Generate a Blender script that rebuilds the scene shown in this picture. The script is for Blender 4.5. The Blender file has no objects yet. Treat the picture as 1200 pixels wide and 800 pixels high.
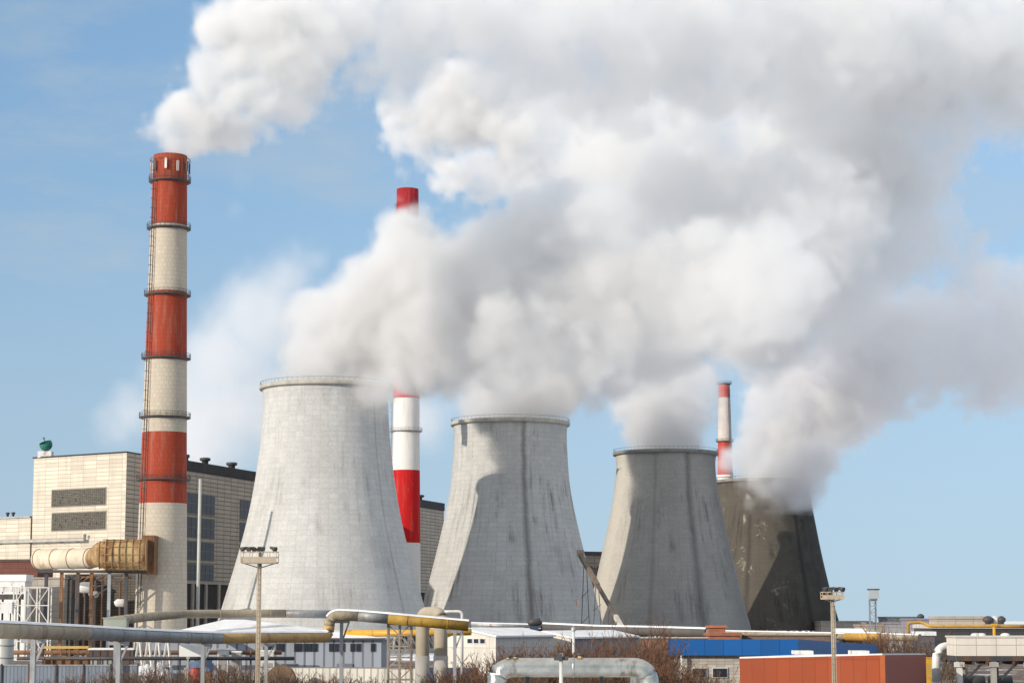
import bpy, math, random
from mathutils import Vector, Matrix, noise as mnoise

sc = bpy.context.scene
COL = sc.collection
# ------------------------------------------------------------------ camera, sky, sun, exposure
F = 2500.0                      # focal length in pixels of the 1200 px wide photograph
CAMZ = 9.0                      # eye height in metres
TH = math.atan(326 / F)         # upward pitch
cd = bpy.data.cameras.new('camera')
cam = bpy.data.objects.new('camera', cd)
COL.objects.link(cam)
cam.location = (0, 0, CAMZ)
cam.rotation_euler = (math.pi / 2 + TH, 0, 0)
cd.sensor_width = 36
cd.lens = 36 * F / 1200
cd.clip_start = 1
cd.clip_end = 30000
sc.camera = cam

PHI, EL = math.radians(50), math.radians(19)      # light travels PHI right of straight ahead
world = bpy.data.worlds.new('World')
sc.world = world
world.use_nodes = True
wn = world.node_tree
wbg = wn.nodes['Background']
wtc = wn.nodes.new('ShaderNodeTexCoord')
wsep = wn.nodes.new('ShaderNodeSeparateXYZ')
wn.links.new(wtc.outputs['Generated'], wsep.inputs[0])
wz = wn.nodes.new('ShaderNodeMath'); wz.operation = 'MULTIPLY_ADD'; wz.inputs[1].default_value = 0.42; wz.inputs[2].default_value = 0.115
wn.links.new(wsep.outputs[2], wz.inputs[0])
wco = wn.nodes.new('ShaderNodeCombineXYZ')
wn.links.new(wsep.outputs[0], wco.inputs[0]); wn.links.new(wsep.outputs[1], wco.inputs[1]); wn.links.new(wz.outputs[0], wco.inputs[2])
sky = wn.nodes.new('ShaderNodeTexSky')
sky.sky_type = 'NISHITA'
sky.sun_disc = False
sky.sun_elevation = EL
sky.sun_rotation = math.radians(230)
sky.air_density = 1.0
sky.dust_density = 0.3
sky.ozone_density = 3.0
wn.links.new(wco.outputs[0], sky.inputs[0])
# thin high veil: pale horizon haze and faint cirrus, part of the sky itself
whz = wn.nodes.new('ShaderNodeMapRange'); whz.inputs[1].default_value = 0.0; whz.inputs[2].default_value = 0.22
whz.inputs[3].default_value = 0.66; whz.inputs[4].default_value = 0.0
wn.links.new(wsep.outputs[2], whz.inputs[0])
wmap = wn.nodes.new('ShaderNodeMapping'); wmap.inputs['Scale'].default_value = (5, 5, 16); wmap.inputs['Rotation'].default_value = (0.0, 0.35, 0)
wn.links.new(wtc.outputs['Generated'], wmap.inputs[0])
wno = wn.nodes.new('ShaderNodeTexNoise'); wno.inputs['Scale'].default_value = 1.6; wno.inputs['Detail'].default_value = 6; wno.inputs['Roughness'].default_value = .62
wn.links.new(wmap.outputs[0], wno.inputs['Vector'])
wci = wn.nodes.new('ShaderNodeMapRange'); wci.inputs[1].default_value = .42; wci.inputs[2].default_value = .78; wci.inputs[3].default_value = 0; wci.inputs[4].default_value = .75
wn.links.new(wno.outputs[0], wci.inputs[0])
wmx = wn.nodes.new('ShaderNodeMath'); wmx.operation = 'MAXIMUM'
wn.links.new(whz.outputs[0], wmx.inputs[0]); wn.links.new(wci.outputs[0], wmx.inputs[1])
wmix = wn.nodes.new('ShaderNodeMix'); wmix.data_type = 'RGBA'
wn.links.new(wmx.outputs[0], wmix.inputs[0]); wn.links.new(sky.outputs[0], wmix.inputs[6])
wmix.inputs[7].default_value = (3.25, 3.85, 4.35, 1)
wov = wn.nodes.new('ShaderNodeMapRange'); wov.inputs[1].default_value = .3; wov.inputs[2].default_value = .6; wov.inputs[3].default_value = 0; wov.inputs[4].default_value = .8
wn.links.new(wsep.outputs[2], wov.inputs[0])       # bright white added high in the sky, out of view, to lift ambient fill
wmix2 = wn.nodes.new('ShaderNodeMix'); wmix2.data_type = 'RGBA'
wn.links.new(wov.outputs[0], wmix2.inputs[0]); wn.links.new(wmix.outputs[2], wmix2.inputs[6]); wmix2.inputs[7].default_value = (7.5, 7.3, 7.0, 1)
wn.links.new(wmix2.outputs[2], wbg.inputs[0])
wbg.inputs[1].default_value = 0.118

sd = bpy.data.lights.new('sun', 'SUN')
sd.energy = 3.4
sd.angle = math.radians(.5)
sd.color = (1, .90, .76)
sun = bpy.data.objects.new('sun', sd)
COL.objects.link(sun)
sun.location = (-300, -250, 200)
sun.rotation_euler = Vector((math.sin(PHI) * math.cos(EL), math.cos(PHI) * math.cos(EL), -math.sin(EL))).to_track_quat('-Z', 'Y').to_euler()
sc.view_settings.view_transform = 'Standard'
sc.view_settings.look = 'None'
sc.view_settings.exposure = 0.3
sc.view_settings.gamma = 1
sc.cycles.max_bounces = 16
sc.cycles.volume_bounces = 6
sc.cycles.diffuse_bounces = 3
sc.cycles.use_denoising = True
sc.cycles.volume_step_rate = 1.5
sc.cycles.volume_max_steps = 512

rnd = random.Random(7)

# ------------------------------------------------------------------ helpers
def ray(px, py):
    u, v = (px - 600) / F, (400 - py) / F
    return Vector((u, math.cos(TH) - v * math.sin(TH), math.sin(TH) + v * math.cos(TH)))

def P(px, py, D):
    r = ray(px, py)
    return Vector((0, 0, CAMZ)) + r * (D / r.y)

def ZY(py, D, px=600):
    return P(px, py, D).z

def XY(px, D, py=730):
    p = P(px, py, D)
    return Vector((p.x, p.y))

def hit(px, py, a, b):
    """pixel onto the vertical plane through the plan points a, b"""
    r = ray(px, py)
    n = Vector((b[1] - a[1], a[0] - b[0], 0))
    t = n.dot(Vector((a[0], a[1], CAMZ)) - Vector((0, 0, CAMZ))) / n.dot(r)
    return Vector((0, 0, CAMZ)) + r * t

def put(o, label=None, cat=None, group=None, kind=None):
    if label: o['label'] = label
    if cat: o['category'] = cat
    if group: o['group'] = group
    if kind: o['kind'] = kind
    return o

def thing(name, loc, label, cat, group=None):
    o = bpy.data.objects.new(name, None)
    o.empty_display_size = .5
    COL.objects.link(o)
    o.location = loc
    return put(o, label, cat, group)

class MB:
    def __init__(s):
        s.v, s.f, s.uv, s.sm = [], [], [], []
    def face(s, pts, uv=None, smooth=False):
        n = len(s.v)
        s.v += [Vector(p) for p in pts]
        s.f.append(list(range(n, n + len(pts))))
        s.uv.append(uv)
        s.sm.append(smooth)
    def box(s, c, size, rz=0, M=None):
        c = Vector(c)
        hx, hy, hz = [q / 2 for q in size]
        R = M or Matrix.Rotation(rz, 3, 'Z')
        p = [c + R @ Vector((x * hx, y * hy, z * hz)) for x in (-1, 1) for y in (-1, 1) for z in (-1, 1)]
        for q, (w, h) in (((0, 1, 3, 2), (size[1], size[2])), ((4, 6, 7, 5), (size[1], size[2])), ((0, 4, 5, 1), (size[0], size[2])),
                  ((2, 3, 7, 6), (size[0], size[2])), ((0, 2, 6, 4), (size[0], size[1])), ((1, 5, 7, 3), (size[0], size[1]))):
            s.face([p[i] for i in q])
        return s
    def bar(s, a, b, w, h=None):
        """square bar from a to b"""
        a, b = Vector(a), Vector(b)
        d = b - a
        M = d.to_track_quat('Z', 'Y').to_matrix()
        return s.box((a + b) / 2, (w, h or w, d.length), M=M)
    def tube(s, pts, r, n=16, cap=True, arc=None):
        """tube along points; r a number or a list; arc=(a0,a1) keeps an upper shell only"""
        pts = [Vector(p) for p in pts]
        rs = r if isinstance(r, (list, tuple)) else [r] * len(pts)
        rings = []
        for i, p in enumerate(pts):
            t = ((pts[min(i + 1, len(pts) - 1)] - pts[max(i - 1, 0)])).normalized()
            up = Vector((0, 0, 1)) if abs(t.z) < .9 else Vector((0, 1, 0))
            x = t.cross(up).normalized(); y = x.cross(t).normalized()
            if arc:
                an = [arc[0] + (arc[1] - arc[0]) * k / n for k in range(n + 1)]
            else:
                an = [2 * math.pi * k / n for k in range(n)]
            base = len(s.v)
            s.v += [p + (x * math.cos(q) + y * math.sin(q)) * rs[i] for q in an]
            rings.append(list(range(base, base + len(an))))
        m = len(rings[0])
        for i in range(len(rings) - 1):
            for k in range(m if not arc else m - 1):
                k2 = (k + 1) % m
                s.f.append([rings[i][k], rings[i][k2], rings[i + 1][k2], rings[i + 1][k]]); s.uv.append(None); s.sm.append(True)
        if cap and not arc:
            s.f.append(rings[0][::-1]); s.uv.append(None); s.sm.append(False)
            s.f.append(rings[-1]); s.uv.append(None); s.sm.append(False)
        return s
    def lathe(s, prof, c=(0, 0), n=64, z0=0):
        base = len(s.v)
        for r, z in prof:
            for k in range(n):
                a = 2 * math.pi * k / n
                s.v.append(Vector((c[0] + r * math.cos(a), c[1] + r * math.sin(a), z0 + z)))
        for i in range(len(prof) - 1):
            for k in range(n):
                k2 = (k + 1) % n
                s.f.append([base + i * n + k, base + i * n + k2, base + (i + 1) * n + k2, base + (i + 1) * n + k]); s.uv.append(None); s.sm.append(True)
        return s
    def prism(s, poly, z0, z1, cap=True, ztop=None):
        """vertical walls round a plan polygon, uv in metres; poly anticlockwise from above"""
        n = len(poly); acc = 0
        zt = ztop or [z1] * n
        for i in range(n):
            a, b = Vector(poly[i]), Vector(poly[(i + 1) % n]); L = (b - a).length
            za, zb = zt[i], zt[(i + 1) % n]
            s.face([(a.x, a.y, z0), (b.x, b.y, z0), (b.x, b.y, zb), (a.x, a.y, za)], [(acc, z0), (acc + L, z0), (acc + L, zb), (acc, za)])
            acc += L
        if cap:
            s.face([(p[0], p[1], zt[i]) for i, p in enumerate(poly)])
        return s
    def build(s, name, mat, parent=None, loc=None, smooth=None):
        off = Vector(parent.matrix_world.translation) if parent is not None else Vector(loc or (0, 0, 0))
        if parent is not None:
            off = WL(parent)
        me = bpy.data.meshes.new(name)
        me.from_pydata([tuple(p - off) for p in s.v], [], s.f)
        uvl = me.uv_layers.new(name='UVMap')
        for pl, uv in zip(me.polygons, s.uv):
            pl.use_smooth = s.sm[pl.index]
            if uv is None:
                n = pl.normal
                for li in pl.loop_indices:
                    p = me.vertices[me.loops[li].vertex_index].co
                    uvl.data[li].uv = (p.x, p.y) if abs(n.z) > .8 else ((p.x if abs(n.x) < abs(n.y) else p.y), p.z)
            else:
                for li, q in zip(pl.loop_indices, uv):
                    uvl.data[li].uv = q
        me.materials.append(mat)
        o = bpy.data.objects.new(name, me)
        COL.objects.link(o)
        if parent is not None:
            o.parent = parent
        else:
            o.location = off
        return o

def WL(o):
    p = Vector(o.location)
    while o.parent is not None:
        o = o.parent
        p += Vector(o.location)
    return p

# ------------------------------------------------------------------ materials
MATS = {}
def nodes(name):
    m = bpy.data.materials.new(name)
    m.use_nodes = True
    nt = m.node_tree
    return m, nt, nt.nodes['Principled BSDF']

class G:
    """tiny node-graph helper"""
    def __init__(s, nt): s.nt = nt
    def n(s, t, **kw):
        q = s.nt.nodes.new(t)
        for k, v in kw.items(): setattr(q, k, v)
        return q
    def l(s, a, b): s.nt.links.new(a, b)
    def math(s, op, a, b=None, c=None, clamp=False):
        q = s.n('ShaderNodeMath', operation=op, use_clamp=clamp)
        for i, v in enumerate((a, b, c)):
            if v is None: continue
            if isinstance(v, (int, float)): q.inputs[i].default_value = v
            else: s.l(v, q.inputs[i])
        return q.outputs[0]
    def mix(s, f, a, b, blend='MIX'):
        q = s.n('ShaderNodeMix', data_type='RGBA', blend_type=blend)
        for i, v in ((0, f), (6, a), (7, b)):
            if isinstance(v, (int, float)): q.inputs[i].default_value = v
            elif isinstance(v, tuple): q.inputs[i].default_value = (*v[:3], 1)
            else: s.l(v, q.inputs[i])
        return q.outputs[2]
    def noise(s, vec, scale, detail=4, rough=.6, dist=0):
        q = s.n('ShaderNodeTexNoise')
        q.inputs['Scale'].default_value = scale; q.inputs['Detail'].default_value = detail
        q.inputs['Roughness'].default_value = rough; q.inputs['Distortion'].default_value = dist
        s.l(vec, q.inputs['Vector'])
        return q.outputs[0]
    def rng(s, x, a, b, c=0., d=1.):
        q = s.n('ShaderNodeMapRange')
        for i, v in enumerate((a, b, c, d)): q.inputs[i + 1].default_value = v
        s.l(x, q.inputs[0])
        return q.outputs[0]
    def scaled(s, vec, sx, sy, sz, off=(0, 0, 0)):
        q = s.n('ShaderNodeMapping'); q.inputs['Scale'].default_value = (sx, sy, sz); q.inputs['Location'].default_value = off
        s.l(vec, q.inputs[0])
        return q.outputs[0]

def plain(name, col, rough=.7, metal=0., var=.25, scale=.6, rust=0., rustcol=(.16, .07, .03), streak=True, bump=0.):
    if name in MATS: return MATS[name]
    m, nt, b = nodes(name); g = G(nt)
    tc = g.n('ShaderNodeTexCoord').outputs['Object']
    a = g.noise(g.scaled(tc, 1, 1, .35 if streak else 1), scale, 6, .65)
    dark = tuple(c * (1 - var) for c in col); lite = tuple(min(.92, c * (1 + var * .6)) for c in col)
    c = g.mix(g.rng(a, .3, .7), dark, lite)
    fine = g.noise(tc, scale * 7, 3, .6)
    c = g.mix(g.rng(fine, .35, .75, 0, .3), c, tuple(q * .72 for q in col))
    if rust:
        r = g.noise(g.scaled(tc, 1, 1, .3, (13, 5, 2)), scale * .9, 8, .7)
        c = g.mix(g.rng(r, .62 - rust * .25, .74 - rust * .2), c, rustcol)
    g.l(c, b.inputs['Base Color'])
    b.inputs['Roughness'].default_value = rough; b.inputs['Metallic'].default_value = metal
    if bump:
        bp = g.n('ShaderNodeBump'); bp.inputs['Strength'].default_value = bump; bp.inputs['Distance'].default_value = .1
        g.l(fine, bp.inputs['Height']); g.l(bp.outputs[0], b.inputs['Normal'])
    MATS[name] = m
    return m

def panels(name, col, w, h, mortar=.05, mcol=None, var=.15, dirt=.35, dirtcol=None, rough=.75, offset=0.):
    """cladding or masonry laid out on the wall's own uv in metres"""
    if name in MATS: return MATS[name]
    m, nt, b = nodes(name); g = G(nt)
    uv = g.n('ShaderNodeTexCoord').outputs['UV']; ob = g.n('ShaderNodeTexCoord').outputs['Object']
    br = g.n('ShaderNodeTexBrick', offset=offset)
    br.inputs['Color1'].default_value = (*[c * (1 - var) for c in col], 1); br.inputs['Color2'].default_value = (*[min(.9, c * (1 + var * .5)) for c in col], 1)
    br.inputs['Mortar'].default_value = (*(mcol or [c * .3 for c in col]), 1)
    br.inputs['Scale'].default_value = 1; br.inputs['Mortar Size'].default_value = mortar; br.inputs['Mortar Smooth'].default_value = .1
    br.inputs['Brick Width'].default_value = w; br.inputs['Row Height'].default_value = h; br.inputs['Bias'].default_value = 0
    g.l(uv, br.inputs['Vector'])
    st = g.noise(g.scaled(ob, 1, 1, .12), .45, 7, .68)
    c = g.mix(g.rng(st, .5, .78, 0, dirt), br.outputs[0], dirtcol or tuple(q * .35 for q in col))
    bl = g.noise(ob, .12, 5, .6)
    c = g.mix(g.rng(bl, .4, .7, 0, .25), c, tuple(q * .7 for q in col))
    g.l(c, b.inputs['Base Color']); b.inputs['Roughness'].default_value = rough
    MATS[name] = m
    return m

def tower_mat(name, col, seamcol, course, bay, dark, darkcol, rref=20., patch=None, streak_shade_at=None, seam=.9, lowlight=None, mort=.06):
    """cast concrete of a cooling tower: lift courses and bays, rain streaks, damp stains, painted-in shade and sunlight, painted or peeled patches"""
    m, nt, b = nodes(name); g = G(nt)
    ob = g.n('ShaderNodeTexCoord').outputs['Object']
    sp = g.n('ShaderNodeSeparateXYZ'); g.l(ob, sp.inputs[0])
    ang = g.math('ARCTAN2', sp.outputs[1], sp.outputs[0])
    cyl = g.n('ShaderNodeCombineXYZ'); g.l(g.math('MULTIPLY', ang, rref), cyl.inputs[0]); g.l(sp.outputs[2], cyl.inputs[1])
    br = g.n('ShaderNodeTexBrick', offset=0.)
    br.inputs['Color1'].default_value = (*[c * .93 for c in col], 1); br.inputs['Color2'].default_value = (*[c * 1.05 for c in col], 1)
    br.inputs['Mortar'].default_value = (*seamcol, 1); br.inputs['Scale'].default_value = 1
    br.inputs['Mortar Size'].default_value = mort; br.inputs['Mortar Smooth'].default_value = .3
    br.inputs['Brick Width'].default_value = bay; br.inputs['Row Height'].default_value = course
    g.l(cyl.outputs[0], br.inputs['Vector'])
    c = g.mix(seam, col, br.outputs[0])
    big = g.noise(g.scaled(cyl.outputs[0], 1, .45, 1), .07, 6, .62)
    c = g.mix(g.rng(big, .42, .72, 0, .55), c, tuple(q * .68 for q in col))
    st = g.noise(g.scaled(cyl.outputs[0], 1, .06, 1), .6, 8, .72)
    stm = g.noise(g.scaled(cyl.outputs[0], 1, .6, 1, (3, 9, 0)), .1, 4, .6)
    f = g.math('MULTIPLY', g.rng(st, .48, .66, 0, dark), g.rng(stm, .47, .6))
    c = g.mix(f, c, darkcol)
    spot = g.noise(g.scaled(cyl.outputs[0], 1, .35, 1, (7, 2, 0)), .42, 8, .75)
    c = g.mix(g.rng(spot, .69, .75, 0, .75), c, tuple(q * .45 for q in darkcol))
    if streak_shade_at:
        for a0, wd, fk, *sc_ in streak_shade_at:   # rain-water streaks, plus wide bands that paint shade and sunlight by bearing
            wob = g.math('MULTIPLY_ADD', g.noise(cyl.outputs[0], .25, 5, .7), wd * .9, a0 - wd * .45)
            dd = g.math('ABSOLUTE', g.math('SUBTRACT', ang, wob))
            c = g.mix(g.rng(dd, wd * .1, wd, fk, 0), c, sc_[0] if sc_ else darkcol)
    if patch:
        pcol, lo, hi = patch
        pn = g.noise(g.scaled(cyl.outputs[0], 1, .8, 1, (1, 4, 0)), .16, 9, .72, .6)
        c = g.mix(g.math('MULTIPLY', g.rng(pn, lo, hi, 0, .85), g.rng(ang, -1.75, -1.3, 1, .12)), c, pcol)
    fine = g.noise(ob, 1.6, 5, .65)
    c = g.mix(g.rng(fine, .4, .75, 0, .5), c, (.62, .62, .62), 'MULTIPLY')
    g.l(c, b.inputs['Base Color']); b.inputs['Roughness'].default_value = .9
    bp = g.n('ShaderNodeBump'); bp.inputs['Strength'].default_value = .35; bp.inputs['Distance'].default_value = .15
    g.l(br.outputs['Fac'], bp.inputs['Height']); bp.invert = True
    g.l(bp.outputs[0], b.inputs['Normal'])
    return m

def banded(name, bands, course=1.05, rref=5., brick=True, dirt=.5, rough=.75, weather=(.33, .22, .17)):
    """chimney paint: (top height, colour) bands from the ground up, with brick courses and weathering"""
    m, nt, b = nodes(name); g = G(nt)
    ob = g.n('ShaderNodeTexCoord').outputs['Object']
    sp = g.n('ShaderNodeSeparateXYZ'); g.l(ob, sp.inputs[0])
    ang = g.math('ARCTAN2', sp.outputs[1], sp.outputs[0])
    cyl = g.n('ShaderNodeCombineXYZ'); g.l(g.math('MULTIPLY', ang, rref), cyl.inputs[0]); g.l(sp.outputs[2], cyl.inputs[1])
    c = None
    for zt, col in bands[::-1]:
        if c is None: c = g.mix(1., col, col)
        else: c = g.mix(g.math('LESS_THAN', sp.outputs[2], zt), c, col)
    if brick:
        br = g.n('ShaderNodeTexBrick', offset=.5)
        br.inputs['Color1'].default_value = (.88, .88, .88, 1); br.inputs['Color2'].default_value = (1, 1, 1, 1); br.inputs['Mortar'].default_value = (.8, .78, .77, 1)
        br.inputs['Scale'].default_value = 1; br.inputs['Mortar Size'].default_value = .09; br.inputs['Brick Width'].default_value = course * 1.1; br.inputs['Row Height'].default_value = course
        g.l(cyl.outputs[0], br.inputs['Vector'])
        c = g.mix(.8, c, br.outputs[0], 'MULTIPLY')
    st = g.noise(g.scaled(cyl.outputs[0], 1, .1, 1), .8, 7, .7)
    c = g.mix(g.rng(st, .5, .76, 0, dirt), c, weather)
    fl = g.noise(g.scaled(cyl.outputs[0], 1, .6, 1, (4, 1, 0)), .9, 8, .75)
    c = g.mix(g.rng(fl, .62, .7, 0, dirt * .9), c, (.5, .42, .36))
    g.l(c, b.inputs['Base Color']); b.inputs['Roughness'].default_value = rough; b.inputs['Specular IOR Level'].default_value = .2
    return m

SNOW = plain('snow', (.74, .745, .76), .65, 0, .2, .35, rust=.12, rustcol=(.42, .39, .36), streak=False, bump=.5)
STEEL = plain('galvanised steel', (.36, .37, .38), .5, .4, .25, .9, rust=.3)
DARKST = plain('dark steel', (.06, .06, .065), .6, .2, .3, .8, rust=.35)
WHITEST = plain('white painted steel', (.66, .65, .62), .55, 0, .15, .9, rust=.25)
CONC = plain('weathered concrete', (.36, .34, .31), .9, 0, .25, .5)
YELLOW = plain('yellow pipe paint', (.62, .33, .025), .5, 0, .2, .7, rust=.3)
BLACKROOF = plain('bitumen', (.03, .03, .032), .85, 0, .3, .5)
RUSTY = plain('rusted steel', (.22, .11, .05), .85, 0, .4, .5, rust=.5, rustcol=(.09, .04, .02))
GLASS = plain('window glass', (.018, .024, .034), .3, 0, .5, .35, streak=False)

# ------------------------------------------------------------------ ground
def ground():
    mb = MB()
    mb.face([(-9000, -200, 0), (9000, -200, 0), (9000, 16000, 0), (-9000, 16000, 0)])
    m, nt, b = nodes('snowy ground'); g = G(nt)
    ob = g.n('ShaderNodeTexCoord').outputs['Object']
    a = g.noise(ob, .045, 9, .68); f = g.noise(ob, .5, 6, .7)
    earth = g.mix(f, (.09, .06, .04), (.2, .15, .11))
    c = g.mix(g.rng(g.math('ADD', a, g.math('MULTIPLY', f, .25)), .50, .60), earth, (.74, .75, .78))
    g.l(c, b.inputs['Base Color']); b.inputs['Roughness'].default_value = .9
    bp = g.n('ShaderNodeBump'); bp.inputs['Strength'].default_value = .6; bp.inputs['Distance'].default_value = .2
    g.l(f, bp.inputs['Height']); g.l(bp.outputs[0], b.inputs['Normal'])
    put(mb.build('ground', m), kind='structure')
ground()
def yard():
    m, nt, b = nodes('trampled yard'); g = G(nt)
    ob = g.n('ShaderNodeTexCoord').outputs['Object']
    a = g.noise(ob, .11, 8, .7); f = g.noise(ob, .9, 6, .7)
    c = g.mix(f, (.05, .035, .025), (.15, .105, .075))
    c = g.mix(g.rng(g.math('ADD', a, g.math('MULTIPLY', f, .2)), .66, .72), c, (.62, .62, .64))
    g.l(c, b.inputs['Base Color']); b.inputs['Roughness'].default_value = .95
    mb = MB(); mb.face([(-110, 150, .004), (130, 150, .004), (150, 480, .004), (-130, 480, .004)])
    put(mb.build('yard', m), kind='structure')
yard()

# ------------------------------------------------------------------ cooling towers
def cooling_tower(cx, D, prof_px, label, mat, rimmat, n=72, facets=False, extra=None):
    """prof_px: (pixel row, half width in pixels) from the rim down, measured at distance D"""
    s = D / F
    X = P(cx, 640, D).x
    root = thing('cooling_tower', (X, D, 0), label, 'cooling tower', 'cooling towers in a receding row')
    pr = sorted([(ZY(y, D), r * s) for y, r in prof_px])
    # smooth interpolation through the measured half widths
    zs = [z for z, _ in pr]
    def R(z):
        k = max(i for i in range(len(zs)) if zs[i] <= z + 1e-6) if z >= zs[0] else 0
        k = min(k, len(zs) - 2)
        def tan(i):
            a, b = max(i - 1, 0), min(i + 1, len(zs) - 1)
            return (pr[b][1] - pr[a][1]) / (zs[b] - zs[a])
        h = zs[k + 1] - zs[k]; t = (z - zs[k]) / h
        return ((2 * t**3 - 3 * t**2 + 1) * pr[k][1] + (t**3 - 2 * t**2 + t) * h * tan(k) + (-2 * t**3 + 3 * t**2) * pr[k + 1][1] + (t**3 - t**2) * h * tan(k + 1))
    top = zs[-1]; z0 = 5.
    prof = [(R(z0 + (top - .9 - z0) * i / 40), z0 + (top - .9 - z0) * i / 40) for i in range(41)]
    inner = [(r - .45, z) for r, z in prof[::-1]]
    sh = MB().lathe(prof + inner, (X, D), n)
    o = sh.build('shell', mat, root)
    if facets:
        for p in o.data.polygons: p.use_smooth = False
    rt = R(top - 1)
    MB().lathe([(rt - .5, top - 1.25), (rt + .75, top - 1.15), (rt + .85, top - .9), (rt + .85, top - .15), (rt + .7, top), (rt - .5, top)], (X, D), 96).build('rim', rimmat, root)
    # walkway railing along the rim
    rl = MB()
    for k in range(72):
        a = 2 * math.pi * k / 72
        q = Vector((X + (rt + .6) * math.cos(a), D + (rt + .6) * math.sin(a), top))
        rl.bar(q, q + Vector((0, 0, .9)), .06)
    rl.lathe([(rt + .56, top + .88), (rt + .64, top + .88), (rt + .64, top + .95), (rt + .56, top + .95)], (X, D), 72)
    rl.build('railing', DARKST, root)
    lg = MB()
    rb = R(z0) - .25
    for k in range(36):
        for sg in (-1, 1):
            a0 = 2 * math.pi * k / 36; a1 = a0 + sg * math.pi / 36
            lg.bar((X + (rb + 2) * math.cos(a0), D + (rb + 2) * math.sin(a0), 0), (X + rb * math.cos(a1), D + rb * math.sin(a1), z0 + .2), .6)
    lg.build('air_inlet', CONC, root)
    MB().lathe([(rb + 4, 0), (rb + 4, 1.3), (rb + 3.6, 1.3), (rb + 3.6, 0)], (X, D), 64).build('basin', CONC, root)
    return root, X, R, top

C1 = tower_mat('limewashed concrete', (.505, .50, .485), (.41, .40, .385), 1.45, 2.6, .5, (.16, .15, .135), 20, streak_shade_at=[(-.62, .02, .45)])
C2 = tower_mat('pale grey concrete', (.47, .465, .45), (.36, .345, .325), 1.5, 2.7, .85, (.13, .12, .11), 20, streak_shade_at=[(-1.34, .07, .7)])
C3 = tower_mat('grey concrete', (.31, .30, .28), (.235, .23, .215), 1.6, 3.2, .85, (.085, .083, .08), 20, patch=((.46, .44, .39), .60, .80), streak_shade_at=[(-1.2, .09, .6), (-1.85, .05, .3), (-.35, .5, .45), (-2.75, .75, .8, (.47, .44, .385))], seam=.7)  # the wide pale band paints the sunlit strip brighter
C4 = tower_mat('dark concrete with shaded half', (.09, .079, .063), (.066, .058, .046), 1.7, 3.2, .9, (.016, .015, .014), 20, patch=((.34, .31, .24), .58, .66), streak_shade_at=[(-.05, 1.45, 1.0), (-1.02, .07, .7), (-1.95, .06, .5)], seam=.6)  # the widest band paints the shaded right half darker
RIM1 = plain('rim concrete', (.40, .38, .33), .9, 0, .3, .5)
RIM3 = plain('dark rim concrete', (.2, .19, .175), .9, 0, .3, .5)

t1, X1, R1, H1 = cooling_tower(380, 607, [(453, 75.5), (468, 73.2), (505, 75), (545, 79), (600, 88), (650, 100), (710, 117), (745, 127)], 'tallest whitewashed cooling tower in full sun, nearest to the striped brick chimney', C1, RIM1)
t2, X2, R2, H2 = cooling_tower(598, 683, [(495, 67.5), (511, 66.3), (565, 69.5), (600, 75.5), (650, 87), (705, 101), (750, 113)], 'pale grey cooling tower half shaded, behind the twin yellow-topped riser pipes', C2, RIM1)
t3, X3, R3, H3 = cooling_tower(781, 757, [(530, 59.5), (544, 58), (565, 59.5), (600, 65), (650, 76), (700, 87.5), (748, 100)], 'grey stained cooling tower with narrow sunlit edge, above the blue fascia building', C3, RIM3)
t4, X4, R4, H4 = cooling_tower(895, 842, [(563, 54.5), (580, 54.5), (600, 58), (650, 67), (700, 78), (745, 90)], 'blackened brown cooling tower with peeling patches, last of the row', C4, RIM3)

# hatch on the second tower
hp = Vector((X2, 683, 0))
def on_tower(X, D, R, z, a):
    r = R(z)
    return Vector((X + r * math.cos(a), D + r * math.sin(a), z)), a
q, a = on_tower(X2, 683, R2, ZY(707, 660), -.72)
MB().box(q, (.5, 1.6, 2.4), a).build('hatch', plain('hatch paint', (.62, .42, .36), .6), t2)

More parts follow.
